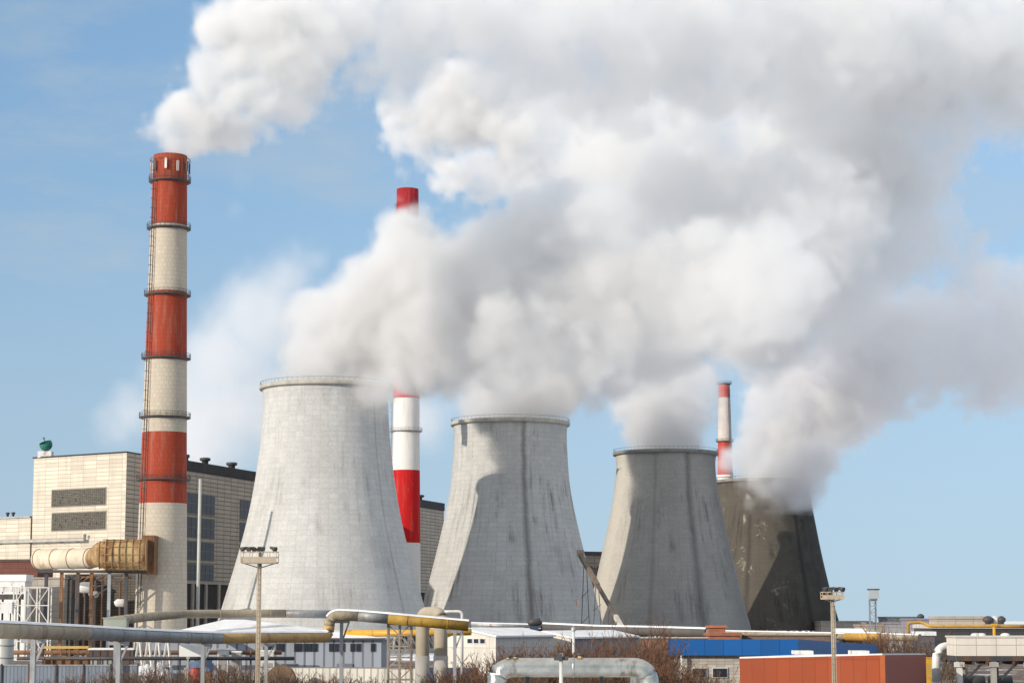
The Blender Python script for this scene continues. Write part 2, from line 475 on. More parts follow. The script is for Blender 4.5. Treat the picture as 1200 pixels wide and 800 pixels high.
# ------------------------------------------------------------------ chimneys
def chimney(cx, D, top_y, rt, rb, bands, rings, label, group=None, brick=True, dirt=.5, rail=True, ringmat=None, rtop=None, ladder=None, name_mat='paint', tilt=None):
    H = ZY(top_y, D, cx)
    X = P(cx, 640, D).x
    root = thing('chimney', (X, D, 0), label, 'chimney', group)
    Rf = lambda z: rb + (rt - rb) * (z / H) ** .9
    prof = [(Rf(H * i / 30), H * i / 30) for i in range(31)]
    prof += [(rt - .45, H), (rt - .5, H - 8)]
    bm = [(ZY(y, D, cx), c) for y, c in bands] 
    m = banded(name_mat, bm, brick=brick, dirt=dirt, rref=(rt + rb) / 2)
    MB().lathe(prof, (X, D), 56).build('shaft', m, root)
    for y in rings:
        z = ZY(y, D, cx); r = Rf(z)
        pl = MB().lathe([(r - .05, z - .55), (r + .35, z - .4), (r + .95, z - .2), (r + .95, z + .05), (r - .05, z + .05)], (X, D), 48)
        po = pl.build('gallery', ringmat or DARKST, root)
        if rail:
            rl = MB()
            for k in range(28):
                a = 2 * math.pi * k / 28
                q = Vector((X + (r + .9) * math.cos(a), D + (r + .9) * math.sin(a), z))
                rl.bar(q, q + Vector((0, 0, 1.1)), .07)
            for dz in (.55, 1.08):
                rl.lathe([(r + .86, z + dz), (r + .94, z + dz), (r + .94, z + dz + .08), (r + .86, z + dz + .08)], (X, D), 48)
            rl.build('railing', ringmat or DARKST, po)
    if ladder is not None:
        z0, z1 = ladder[1], ladder[2]; a = ladder[0]; lb = MB()
        for i in range(2):
            da = (-1, 1)[i] * .35 / rt
            lb.bar((X + (Rf(z0) + .5) * math.cos(a + da), D + (Rf(z0) + .5) * math.sin(a + da), z0), (X + (Rf(z1) + .5) * math.cos(a + da), D + (Rf(z1) + .5) * math.sin(a + da), z1), .16)
        z = z0
        while z < z1:
            r = Rf(z)
            lb.lathe  # rungs and safety hoops
            c = Vector((X + (r + .5) * math.cos(a), D + (r + .5) * math.sin(a), z)); tx = Vector((-math.sin(a), math.cos(a), 0)); nx = Vector((math.cos(a), math.sin(a), 0))
            lb.bar(c - tx * .35, c + tx * .35, .06)
            if int((z - z0) / 1.2) % 2 == 0:
                hp = [c - tx * .4, c - tx * .45 + nx * .6, c + nx * .9, c + tx * .45 + nx * .6, c + tx * .4]
                for p0, p1 in zip(hp, hp[1:]): lb.bar(p0, p1, .07)
            z += 1.2
        lb.build('ladder', ladder[3] if len(ladder) > 3 else DARKST, root)
    return root, X, Rf, H

RED1 = (.32, .05, .024); CREAM = (.50, .44, .355); RED2 = (.46, .008, .01); WH2 = (.68, .66, .64); RED3 = (.42, .05, .035)
s1 = 525 / F
ch1, CX1, CR1, CH1 = chimney(190, 525, 183, 20.0 * s1, 31.5 * s1, [(590, CREAM), (507, RED1), (423, CREAM), (343, RED1), (265, CREAM), (100, RED1)],
                             [213, 268, 346, 420, 489, 562], 'weathered red and cream brick chimney, tallest at the left', name_mat='red and cream chimney brick', ladder=(-2.3, 12, 121))
# aerial panels round the crown
for k in range(10):
    a = 2 * math.pi * k / 10 + .25
    r = CR1(CH1 - 4) + .55
    q = Vector((CX1 + r * math.cos(a), 525 + r * math.sin(a), CH1 - 3.0 + .3 * math.sin(k * 2.1)))
    pm = MB().box(q, (.25, .55, 2.6), a)
    pm.bar(q - Vector((math.cos(a) * .5, math.sin(a) * .5, -.5)), q + Vector((0, 0, .5)), .09)
    pm.build('aerial', (WHITEST if k % 3 else DARKST), ch1)
cr = MB()
cr.lathe([(CR1(CH1) + .75, CH1 - 1.1), (CR1(CH1) + .85, CH1 - 1.1), (CR1(CH1) + .85, CH1 - .95), (CR1(CH1) + .75, CH1 - .95)], (CX1, 525), 48)
for k in range(24):
    a = 2 * math.pi * k / 24; r = CR1(CH1) + .8
    cr.bar((CX1 + r * math.cos(a), 525 + r * math.sin(a), ZY(213, 525)), (CX1 + r * math.cos(a), 525 + r * math.sin(a), CH1 - .9), .07)
cr.build('crown_cage', RUSTY, ch1)

s2 = 760 / F
ch2, CX2, CR2, CH2 = chimney(475, 760, 222, 13 * s2, 19 * s2, [(636, WH2), (551, RED2), (467, WH2), (383, RED2), (299, WH2), (100, (.27, .012, .018))],
                             [505], 'glossy red and white chimney rising behind the sunlit whitewashed tower', brick=False, dirt=.34, ringmat=STEEL, name_mat='red and white chimney paint', ladder=(-2.75, 20, 158, STEEL))
s3 = 1000 / F
ch3, CX3, CR3, CH3 = chimney(851, 1000, 449, 6.6 * s3, 14 * s3, [(558, WH2), (517, RED3), (466, (.55, .5, .46)), (300, RED3)],
                             [449.5, 517], 'slender red and white chimney standing behind the blackened tower', name_mat='faded chimney paint', ladder=(-.9, 20, 119))
MB().lathe([(CR3(ZY(558, 1000)) - .1, ZY(558, 1000) - .5), (CR3(ZY(558, 1000)) + .5, ZY(558, 1000) - .5), (CR3(ZY(558, 1000)) + .5, ZY(558, 1000) + .6), (CR3(ZY(558, 1000)) - .1, ZY(558, 1000) + .6)], (CX3, 1000), 40).build('collar', WHITEST, ch3)

# slim steel pole whose shadow falls on the first tower
b0 = P(232, 700, 575)
tp = thing('slim_pole', (b0.x, 575, 0), 'slim tall steel pole beside the brick chimney, casting a thin shadow on the tower', 'pole')
MB().tube([(b0.x, 575, 0), (b0.x, 575, ZY(561, 575))], [.5, .4], 14).build('shaft', plain('pole paint', (.45, .46, .42), .6), tp)
MB().tube([(b0.x, 575, 0), (b0.x, 575, 1.2)], .8, 14).build('base', CONC, tp)

# ------------------------------------------------------------------ power station building
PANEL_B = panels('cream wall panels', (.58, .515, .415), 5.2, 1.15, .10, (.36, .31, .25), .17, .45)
PANEL_SHADE = panels('shaded cream wall panels', (.40, .345, .28), 5.2, 1.3, .14, (.12, .10, .085), .12, .35)  # darker copy of the cream panels, shade of the long side painted in
LOUVRE = panels('louvre slats', (.13, .115, .09), .8, .45, .1, (.04, .036, .03), .4, .3)

def block(name, pxs, D0, D1, ytop, depth, mat, label, cat, group=None, py_ref=735, z0=0., roofmat=None, roofname='roof', over=.3, thick=.5, wall='wall'):
    """a building whose facing wall runs between two pixel columns at depths D0, D1; depth metres deep; parts wall and roof"""
    a, b = XY(pxs[0], D0, py_ref), XY(pxs[1], D1, py_ref)
    z1 = ZY(ytop, (D0 + D1) / 2, sum(pxs) / 2)
    d = (b - a).normalized(); nrm = Vector((-d.y, d.x))
    root = thing(name, ((a.x + b.x) / 2, (a.y + b.y) / 2, z0), label, cat, group)
    c, e = b + nrm * depth, a + nrm * depth
    MB().prism([a, b, c, e], z0, z1 - thick if roofmat else z1, cap=not roofmat).build(wall, mat, root)
    if roofmat:
        o = over
        q = [a - d * o - nrm * o, b + d * o - nrm * o, c + d * o + nrm * o, e - d * o + nrm * o]
        mb = MB().prism(q, z1 - thick, z1)
        mb.face([(p.x, p.y, z1 - thick) for p in q[::-1]])
        mb.build(roofname, roofmat, root)
    return root, a, b, z1, d, nrm

A, Lp, Bp = XY(147, 600, 600), XY(38, 622, 600), XY(520, 876, 650)
ZT = ZY(530, 600, 147)
root = thing('power_plant_building', (A.x, A.y, 0), 'huge cream panelled boiler house with louvred end wall, behind the red and cream chimney', 'building')
off = Lp - A
MB().prism([Lp, A], 0, ZT, cap=False).build  # (walls are built one by one below)
mb = MB(); L0 = (A - Lp).length
mb.face([(Lp.x, Lp.y, 0), (A.x, A.y, 0), (A.x, A.y, ZT), (Lp.x, Lp.y, ZT)], [(0, 0), (L0, 0), (L0, ZT), (0, ZT)])
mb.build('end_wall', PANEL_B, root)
mb = MB(); L1 = (Bp - A).length; bk = Bp + off
mb.face([(A.x, A.y, 0), (Bp.x, Bp.y, 0), (Bp.x, Bp.y, ZT), (A.x, A.y, ZT)], [(0, 0), (L1, 0), (L1, ZT), (0, ZT)])
mb.face([(Bp.x, Bp.y, 0), (bk.x, bk.y, 0), (bk.x, bk.y, ZT), (Bp.x, Bp.y, ZT)], [(0, 0), (L0, 0), (L0, ZT), (0, ZT)])
mb.face([(bk.x, bk.y, 0), (Lp.x, Lp.y, 0), (Lp.x, Lp.y, ZT), (bk.x, bk.y, ZT)], [(0, 0), (L1, 0), (L1, ZT), (0, ZT)])
mb.build('side_wall', PANEL_SHADE, root)
dR = (Bp - A).normalized(); nR = Vector((dR.y, -dR.x))          # outward normal of the long side
dL = (A - Lp).normalized(); nL = Vector((dL.y, -dL.x))
rf = MB().prism([Lp - dL * .3 + nL * .3, A + dL * .2 + nL * .3, Bp + dL * .2 + dR * .3, bk - dL * .3 + dR * .3], ZT, ZT + .35)
roof = rf.build('roof', BLACKROOF, root)
def along(px, py): 
    h = hit(px, py, A, Bp); return (Vector((h.x, h.y)) - A).dot(dR), h.z
def slab(mb, o, d, n, s0, s1, z0, z1, proud=.15, th=.4):
    """thin box on a wall: o plan origin, d along, n outward"""
    c = o + d * ((s0 + s1) / 2) + n * (proud - th / 2)
    return mb.box((c.x, c.y, (z0 + z1) / 2), (s1 - s0, th, z1 - z0), math.atan2(d.y, d.x))
# dark parapet along the long side
s_a = along(214, 545)[0]
slab(MB(), A, dR, nR, s_a, L1, ZT - 2.4, ZT + .6, .35, 1.0).build('parapet', BLACKROOF, root)
# roof ventilators
for px, py, w in ((192, 536, 1.2), (226, 537, 1.1), (248, 543, 1.7), (279, 549, 1.8), (344, 560, 1.7), (402, 570, 1.7), (497, 582, 2.2)):
    s = along(px, py)[0]; c = A + dR * s - nR * 2.2
    v = MB().lathe([(w * .6, 0), (w * .6, 1.3), (w * .95, 1.5), (w * 1.0, 2.2), (w * .75, 2.4), (0, 2.45)], (c.x, c.y), 20, ZT + .35)
    v.build('roof_vent', DARKST, roof)
# windows of the long side
rows = [(along(235, y0)[1], along(235, y1)[1]) for y0, y1 in ((602, 579), (630, 607), (656, 635), (681, 661))]
sA, sB, sC, sD = along(219, 610)[0], along(233, 610)[0], along(236, 610)[0], along(251, 610)[0]
pitch = along(281, 610)[0] - sA
FRAME = plain('window frame paint', (.2, .18, .15), .7)
k = -1
while sA + k * pitch < L1 - 4:
    for s0, s1 in ((sA, sB), (sC, sD)):
        s0 += k * pitch; s1 += k * pitch
        if s0 < 4 or s1 > L1 - 3: continue
        for z0, z1 in rows:
            fr = slab(MB(), A, dR, nR, s0 - .25, s1 + .25, z0 - .25, z1 + .25, .10).build('window', FRAME, root)
            pm = MB()
            nx = 3
            for i in range(nx):
                w = (s1 - s0) / nx
                slab(pm, A, dR, nR, s0 + i * w + .1, s0 + (i + 1) * w - .1, z0 + .05, (z0 + z1) / 2 - .08, .16)
                slab(pm, A, dR, nR, s0 + i * w + .1, s0 + (i + 1) * w - .1, (z0 + z1) / 2 + .08, z1 - .05, .16)
            pm.build('pane', GLASS, fr)
    k += 1
zb = along(235, 684)[1]
DARKBAY = plain('dark loading bay', (.035, .032, .03), .9)
slab(MB(), A, dR, nR, 3, L1 - 2, 0.2, zb, .12).build('bay_shade_panel', DARKBAY, root)  # dark slab painted as the shade inside the open bays
pm = MB(); s = 6.
while s < L1 - 3:
    slab(pm, A, dR, nR, s, s + 1.4, 0, zb, .7, .9); s += 9.5
slab(pm, A, dR, nR, 2.5, L1 - 1.5, zb, zb + .9, .6, .8)
pm.build('bay_frame', plain('bay frame concrete', (.34, .31, .27), .85), root)
# louvred openings of the end wall
def on_end(px, py):
    h = hit(px, py, Lp, A); return (Vector((h.x, h.y)) - Lp).dot(dL), h.z
for (ya, yb), (yc, yd_) in (((574.5, 593.5), (570, 590)), ((601.5, 621.5), (597, 617))):
    s0, z1 = on_end(61.5, ya); s1, _ = on_end(124.3, yc); _, z0 = on_end(61.5, yb)
    fr = slab(MB(), Lp, dL, nL, s0 - .3, s1 + .3, z0 - .3, z1 + .3, .12).build('louvre_window', plain('louvre frame', (.3, .27, .22), .8), root)
    mm = MB(); c0 = Lp + dL * s0 + nL * .2; c1 = Lp + dL * s1 + nL * .2; Lw = s1 - s0
    mm.face([(c0.x, c0.y, z0), (c1.x, c1.y, z0), (c1.x, c1.y, z1), (c0.x, c0.y, z1)], [(0, 0), (Lw, 0), (Lw, z1 - z0), (0, z1 - z0)])
    mm.build('slats', LOUVRE, fr)
    for i in range(11):   # broken panes left as black holes
        u = rnd.uniform(.03, .95) * Lw; zz = z0 + rnd.uniform(.05, .8) * (z1 - z0)
        bk_ = slab(MB(), Lp, dL, nL, s0 + u, s0 + u + rnd.uniform(.2, .5), zz, zz + rnd.uniform(.3, .8), .24, .05)
        bk_.build('broken_slat', DARKBAY, fr)
# service pipe along the end wall and the lower wing to the left
Wl = Lp - dL * 26
zw = hit(20, 607, Lp, A).z
wing = thing('low_wing', (Lp.x - 12, Lp.y + 8, 0), 'lower cream panelled wing at the left edge, joined to the boiler house', 'building')
wa, wb = Wl + nL * .5, Lp + nL * .5 - dL * .05
MB().prism([wa, wb, wb + Vector((4, 22)), wa + Vector((4, 22))], 0, zw).build('wall', PANEL_B, wing)
MB().prism([wa - dL * .4 + nL * .4, wb + nL * .4 - dL * .1, wb + Vector((4, 22)), wa + Vector((4, 22))], zw + .003, zw + .5).build('roof', STEEL, wing)
for px in (8, 14.5):
    h = hit(px, 605, Lp, A)
    MB().lathe([(.35, 0), (.35, .8), (.6, .9), (.6, 1.3), (0, 1.5)], (h.x, h.y + 1), 12, zw + .5).build('roof_vent', DARKST, wing)
p0, p1 = hit(-40, 636, Lp, A), hit(103, 632, Lp, A)
sp_ = thing('service_pipe', (p1.x, p1.y - 1.5, p1.z), 'long grey service pipe on brackets across the cream louvred end wall', 'pipe')
o3 = Vector((nL.x, nL.y, 0)) * 1.3
MB().tube([p0 + o3, p1 + o3, p1 + o3 + Vector((0, 0, 1.5))], .5, 12).build('pipe', plain('service pipe lagging', (.42, .40, .36), .7), sp_)
mb = MB()
for i in range(8):
    q = p0.lerp(p1, (i + .5) / 8)
    mb.bar(q + o3 * .2 + Vector((0, 0, -.6)), q + o3 * 1.1 + Vector((0, 0, -.6)), .2)
mb.build('bracket', DARKST, sp_)

# green dish on the roof
gq = hit(52, 521, Lp, A)
dish = thing('roof_dish', (gq.x, gq.y + 2, ZT), 'green bowl-shaped aerial dish on the roof edge of the cream boiler house', 'dish')
MB().box((gq.x, gq.y + 2, ZT + 1.0), (4.0, 3.2, 1.9)).build('plinth', WHITEST, dish)
GREEN = plain('green dish paint', (.02, .16, .12), .45, 0, .25, .8)
dm = MB(); n0 = 24; Rr = 1.9; cc = Vector((gq.x, gq.y + 2, ZT + 4.0)); ax = Vector((-.25, -.35, .9)).normalized()
tx = ax.cross(Vector((0, 1, 0))).normalized(); ty = ax.cross(tx)
ringsv = []
for i in range(9):
    th = math.pi * .62 * i / 8; base = len(dm.v)
    for kk in range(n0):
        an = 2 * math.pi * kk / n0
        dm.v.append(cc - ax * (Rr * math.cos(th)) + (tx * math.cos(an) + ty * math.sin(an)) * Rr * math.sin(th))
    ringsv.append(base)
for i in range(8):
    for kk in range(n0):
        k2 = (kk + 1) % n0
        dm.f.append([ringsv[i] + kk, ringsv[i] + k2, ringsv[i + 1] + k2, ringsv[i + 1] + kk]); dm.uv.append(None); dm.sm.append(True)
dm.build('bowl', GREEN, dish)
MB().bar(cc, cc + ax * 2.0, .16).box(cc + ax * 2.0, (.5, .5, .5)).build('feed_horn', GREEN, dish)
MB().tube([(gq.x, gq.y + 2, ZT + 1.9), cc - ax * 1.6], .35, 10).build('mount', STEEL, dish)

# lower building between the second and third towers, and the rear block seen beside the red and white chimney
lb, la, lbb, lz, ld, ln = block('turbine_hall', (640, 760), 905, 930, 646, 30, panels('brown hall panels', (.17, .145, .12), 6, 2.2, .15, (.07, .06, .05), .12, .4),
    'dark brown flat-roofed hall glimpsed between the pale and the grey cooling towers', 'building', roofmat=BLACKROOF, thick=1.6)
for px, y0, y1 in ((702, 663, 678), (692, 663, 678), (702, 690, 704)):
    h0, h1 = hit(px - 2, y1, la, lbb), hit(px + 2, y0, la, lbb)
    MB().box(((h0.x + h1.x) / 2, h0.y - .1, (h0.z + h1.z) / 2), (h1.x - h0.x, .5, h1.z - h0.z)).build('window', GLASS, lb)
# inclined coal gallery between the towers
c0, c1 = P(680, 650, 660), P(733, 742, 590)
cg = thing('inclined_gallery', (c1.x, c1.y, 0), 'sloping enclosed gallery running down in front of the grey stained tower', 'gallery')
MB().bar(c0, c0.lerp(c1, .42), 1.2, 1.3).build('gallery_shell', plain('gallery brown sheet', (.17, .13, .10), .8, 0, .4, .3, rust=.3), cg)
MB().bar(c0.lerp(c1, .42), c0.lerp(c1, .8), .9, 1.0).build('middle_span', plain('gallery dark brown sheet', (.11, .085, .07), .8, 0, .3, .3), cg)
MB().bar(c0.lerp(c1, .8), c1, 1.1, 1.2).build('lower_span', plain('gallery pale sheet', (.5, .46, .4), .8, 0, .3, .3), cg)
MB().box(c0 + Vector((0, 0, .6)), (2.2, 2.2, 1.9)).build('head_house', plain('head house sheet', (.38, .28, .22), .8, 0, .3, .3), cg)
for t in (.12, .4, .7):
    q = c0.lerp(c1, t); mb = MB()
    for sx in (-1, 1): mb.bar((q.x + sx * 1.5, q.y, 0), (q.x + sx * .4, q.y, q.z - .5), .22)
    for zz in (.3, .6): mb.bar((q.x - 1.2, q.y, q.z * zz), (q.x + 1.2, q.y, q.z * (zz + .1)), .16)
    mb.build('trestle', DARKST, cg)

# ------------------------------------------------------------------ flue duct into the brick chimney
DUCT = plain('cream duct plates', (.60, .52, .40), .75, 0, .2, .22, rust=.3, rustcol=(.32, .17, .07))
DUCTR = plain('rusting duct plates', (.50, .36, .17), .75, 0, .4, .3, rust=.7, rustcol=(.2, .09, .035))
q0, q1 = P(43, 655, 523), P(109, 654, 513)
fd = thing('flue_duct', (q1.x, q1.y, 0), 'rust-stained flue duct on steel legs entering the foot of the brick chimney', 'duct')
hh = (ZY(642, 516) - ZY(668, 516))
mb = MB().tube([q0, q0.lerp(q1, .03), q0.lerp(q1, .97), q1], [hh * .38, hh * .46, hh * .46, hh * .38], 20); mb.build('plain_duct', DUCT, fd)
d3 = (q1 - q0).normalized()
r0, r1 = P(117, 650, 511), P(172, 650, 512)
mb = MB().tube([q1 + d3 * .1, q1.lerp(r0, .5), r0, r0.lerp(r1, .15), r0.lerp(r1, .9), r1], [2.3, 2.4, 3.1, 3.5, 3.6, 3.6], 28)
mb.build('round_duct', DUCTR, fd)
mb = MB()
for t in [i / 7 for i in range(8)]:
    q = r0.lerp(r1, t); dd = (r1 - r0).normalized()
    mb.tube([q - dd * .12, q + dd * .12], 3.78 if t > .05 else 3.3, 28)
for an in range(0, 360, 30):
    u = Vector((0, math.cos(math.radians(an)), math.sin(math.radians(an)))) * 3.62
    mb.bar(r0.lerp(r1, .06) + u, r1 + u, .22)
for t in (.05, .35, .65, .95):
    q = q0.lerp(q1, t); mb.tube([q - d3 * .1, q + d3 * .1], hh * .48, 20)
mb.build('stiffener', plain('rusted ribs', (.34, .2, .09), .85, 0, .4, .5, rust=.5, rustcol=(.12, .05, .02)), fd)
MB().box(P(176, 650, 516.5), (3.0, 7, 9.2)).build('inlet_sleeve', RUSTY, fd)
for px, m_ in ((54, DARKST), (72, RUSTY), (91, DARKST), (107, RUSTY), (128, STEEL), (148, DARKST)):
    lg = MB(); q = P(px, 690, 513)
    lg.bar((q.x, q.y, 0), (q.x, q.y, ZY(668, 513)), .75)
    lg.build('leg', m_, fd)
mb = MB()
zl = ZY(669, 513); e0, e1 = P(44, 690, 513), P(172, 690, 513)
mb.bar((e0.x, 512.5, zl), (e1.x, 512.5, zl - .2), .7)
mb.bar((P(107, 690, 513).x, 513, ZY(688, 513)), (P(128, 690, 513).x, 513, ZY(684, 513)), .35)
mb.bar((P(107, 690, 513).x, 513, ZY(700, 513)), (P(148, 690, 513).x, 513, ZY(676, 513)), .3)
mb.build('cross_beam', DARKST, fd)
# plant room behind the duct legs; its dark colour carries the recess shade
pr_, pa, pb, pz, pd, pn = block('fan_house', (74, 163), 566, 556, 672, 14, panels('louvred cladding with shade', (.085, .07, .055), 3, .7, .15, (.03, .025, .02), .3, .4),
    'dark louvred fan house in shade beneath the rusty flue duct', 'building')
for px, r in ((80, .3), (86, .45), (93, .25), (99, .35), (112, .3), (120, .25), (141, .3)):
    vp = thing('riser_pipe', (P(px, 690, 540).x, 540, 0), {80: 'thin rusty riser pipe, first under the flue duct from the left edge', 86: 'thick brown riser pipe under the cream part of the flue duct',
        93: 'narrow dark riser pipe beside the thick brown one under the duct', 99: 'rusty riser pipe just left of the red duct leg', 112: 'grey riser pipe just right of the red duct leg',
        120: 'thin pale riser pipe before the grey duct leg', 141: 'dark riser pipe nearest the foot of the brick chimney'}[px], 'pipe', 'riser pipes under the flue duct')
    x = P(px, 690, 540).x
    MB().tube([(x, 540, 0), (x, 540, ZY(680, 540)), (x + .6, 540.5, ZY(676, 540)), (x + 2.5, 541, ZY(676, 540))], r, 10).build('pipe', (RUSTY, plain('brown lagging', (.14, .10, .075), .9), DARKST)[px % 3], vp)
# valve drums and pale fittings seen in the dark bay
for px, py, w, m_, lb_ in ((100, 688, 1.8, WHITEST, 'pale valve drum in the dark bay left of the red duct leg'), (141, 706, 1.3, WHITEST, 'small pale valve drum near the foot of the brick chimney'), (110, 696, 1.1, CONC, 'grey valve drum behind the red duct leg')):
    q = P(px, py, 530)
    v = thing('valve_drum', (q.x, q.y, 0), lb_, 'valve', 'pale valve drums under the flue duct')
    MB().tube([q - Vector((w, 0, .3)), q - Vector((w * .5, 0, 0)), q + Vector((w * .5, 0, 0)), q + Vector((w, 0, -.3))], [w * .5, w * .75, w * .75, w * .5], 16).build('drum', m_, v)
    MB().tube([(q.x, q.y, 0), (q.x, q.y, q.z)], .22, 8).build('stand', DARKST, v)

# red-brown block, grey store and white scaffolding at the left edge
block('brick_annex', (-70, 42), 548, 545, 655, 12, panels('red brown sheet', (.16, .05, .035), 2, 1, .06, (.08, .03, .02), .2, .4), 'low red-brown annex at the left edge under the cream wing', 'building', roofmat=plain('annex roof', (.1, .07, .06), .9), thick=.6)
block('grey_store', (28, 74), 541, 538, 676, 8, panels('grey fibre sheets', (.36, .33, .29), 3.5, 1.6, .06, (.2, .18, .16), .12, .4), 'grey panelled store between the red-brown annex and the dark fan house', 'building', roofmat=plain('store roof', (.33, .3, .26), .9), thick=.4)
block('site_cabin', (-60, 28), 530, 528, 673, 5, WHITEST, 'white site cabin with snowy roof at the left edge below the red-brown annex', 'cabin', roofmat=SNOW, thick=1.6)
def lattice(name, x0, x1, z0, z1, y, depth, w, bays_x, bays_z, label, cat, mat, group=None):
    r = thing(name, ((x0 + x1) / 2, y, z0), label, cat, group)
    for i in range(bays_x + 1):
        x = x0 + (x1 - x0) * i / bays_x
        for yy in (y, y + depth):
            MB().bar((x, yy, z0), (x, yy, z1), w).build('post', mat, r)
    mb = MB()
    for j in range(bays_z + 1):
        z = z0 + (z1 - z0) * j / bays_z
        for yy in (y, y + depth): mb.bar((x0, yy, z), (x1, yy, z), w * .8)
        for i in range(bays_x + 1):
            x = x0 + (x1 - x0) * i / bays_x; mb.bar((x, y, z), (x, y + depth, z), w * .7)
    for j in range(bays_z):
        for i in range(bays_x):
            xa, xb = [x0 + (x1 - x0) * (i + e) / bays_x for e in (0, 1)]; za, zb_ = [z0 + (z1 - z0) * (j + e) / bays_z for e in (0, 1)]
            mb.bar((xa, y, za), (xb, y, zb_), w * .6) if (i + j) % 2 else mb.bar((xb, y, za), (xa, y, zb_), w * .6)
    mb.build('bracing', mat, r)
    return r
SCAF = plain('scaffold tube', (.6, .57, .52), .6, 0, .15, .8)
lattice('scaffold', P(16, 700, 500).x, P(57, 700, 500).x, 0, ZY(688, 500), 500, 3, .28, 3, 4, 'white tube scaffold standing in front of the grey store', 'scaffold', SCAF)
# snowy decks and pipe trays between scaffold and annex
for i, (px0, px1, py, D, m_, lb_) in enumerate(((-40, 26, 690, 505, WHITEST, 'uppermost white tray on the rack left of the scaffold'), (-40, 27, 699, 505, DARKST, 'dark middle tray on the rack left of the scaffold'), (-40, 15, 712, 500, WHITEST, 'lowest wide white tray left of the scaffold'))):
    a, b = P(px0, py, D), P(px1, py, D)
    r = thing('cable_tray', (b.x, D, 0), lb_, 'tray', 'trays beside the scaffold')
    MB().bar(a, b, 1.6, 1.2 if i < 2 else 2.4).build('tray', m_, r)
    MB().bar(a + Vector((0, 0, (1.2 if i < 2 else 2.4) / 2 + .12)), b + Vector((0, 0, (1.2 if i < 2 else 2.4) / 2 + .12)), 1.6, .2).build('snow_cap', SNOW, r)
    mb = MB()
    for t in (.35, .65, .95): q = a.lerp(b, t); mb.bar((q.x, D + .3, 0), (q.x, D + .3, q.z - .6), .25)
    mb.build('stand', DARKST, r)

# ------------------------------------------------------------------ pipelines
TANPIPE = plain('tan lagging', (.36, .30, .215), .75, 0, .3, .35, rust=.25, rustcol=(.2, .12, .06), bump=.9)
OCHRE = plain('ochre rusted lagging', (.50, .33, .14), .75, 0, .3, .4, rust=.4, rustcol=(.26, .13, .05), bump=.9)
GREYPIPE = plain('grey sheet lagging', (.26, .27, .275), .5, .3, .3, .5, rust=.3, rustcol=(.16, .12, .09), bump=.6)
OLIVE = plain('dull yellow lagging', (.36, .22, .03), .65, 0, .3, .35, rust=.3, rustcol=(.2, .10, .02), bump=.9)

def bend(pts, k=6, r=None):
    """round the corners of a path"""
    pts = [Vector(p) for p in pts]; out = [pts[0]]
    for i in range(1, len(pts) - 1):
        a, b, c = pts[i - 1], pts[i], pts[i + 1]
        q = min(r or 1e9, (a - b).length * .49, (c - b).length * .49)
        s, e = b + (a - b).normalized() * q, b + (c - b).normalized() * q
        for j in range(k + 1):
            t = j / k; out.append(s * (1 - t)**2 + b * 2 * t * (1 - t) + e * t * t)
    return out + [pts[-1]]

def joints(mb, pts, r):
    for a, b in zip(pts, pts[1:]):
        a, b = Vector(a), Vector(b); d = (b - a).normalized(); n = max(1, int((b - a).length / 6.5))
        if (b - a).length < 4: continue
        for i in range(n):
            q = a.lerp(b, (i + .5) / n); mb.tube([q - d * .06, q + d * .06], r * 1.05, 20)

def pipe(name, loc, label, segs, group=None, snow=True, flanges=True, cat='pipeline'):
    """segs: (points, radius, material, part name)"""
    root = thing(name, loc, label, cat, group)
    for pts, r, m_, pn_ in segs:
        tb = MB().tube(pts, r, 20)
        if flanges: joints(tb, pts, r)
        o = tb.build(pn_, m_, root)
        if snow:
            MB().tube([Vector(p) + Vector((0, 0, .02)) for p in pts], r * 1.03 + .02, 10, arc=(math.radians(42), math.radians(138))).build('snow_cap', SNOW, o)
    return root

def stand(root, x, y, z, w=.35, mat=STEEL, name='support'):
    mb = MB(); mb.bar((x, y, 0), (x, y, z), w); mb.bar((x - .9, y, z - .1), (x + .9, y, z - .1), w * .8)
    mb.bar((x, y, z * .72), (x + .8, y, z - .2), w * .5)
    mb.box((x, y, .15), (w * 3, w * 3, .3))
    return mb.build(name, mat, root)

# main heating pipe across the foreground
pp = [P(-70, 736.5, 130), P(0, 737.5, 146), P(100, 741, 176)]
p2 = [P(100, 741, 176), P(150, 743.5, 190), P(205, 745.5, 205), P(256, 747, 218)]
p3 = bend([P(256, 747, 218), P(330, 746, 232), P(385.5, 746, 238), P(386, 719.5, 238), P(420, 721, 238)], 8, 2.0)
i3 = len(p3)
p4 = [p3[-1], P(455, 724, 238)]
p5 = [P(455, 724, 238), P(500, 728, 238), P(549, 732.5, 238)]
mp = pipe('heating_main', (P(200, 745, 200).x, 200, 0), 'long raised heating main with snow on top and a stepped elbow, crossing the left foreground', [
    (pp, .6, TANPIPE, 'lagged_run'), (p2, .6, GREYPIPE, 'sheeted_run'), (p3[:i3 - 9], .6, OCHRE, 'ochre_run'), (p3[i3 - 10:], .62, TANPIPE, 'riser_elbow'), (p4, .62, GREYPIPE, 'upper_run'), (p5, .62, OLIVE, 'yellow_run')])
for px, D, zt in ((39, 158, 749), (139, 187, 752), (238, 213, 754), (312, 228, 754), (400, 239, 727), (533, 238, 738)):
    stand(mp, P(px, 760, D).x, D, ZY(zt, D), .36)
# lattice pier carrying the yellow end of the main
lattice('lattice_pier', P(455, 750, 240).x, P(482, 750, 240).x, 0, ZY(731, 240), 239.0, 2.0, .19, 2, 7, 'rusty lattice pier with crossed braces under the dull yellow pipe end', 'pier', plain('pier steel', (.30, .26, .22), .75, 0, .3, 1, rust=.5))
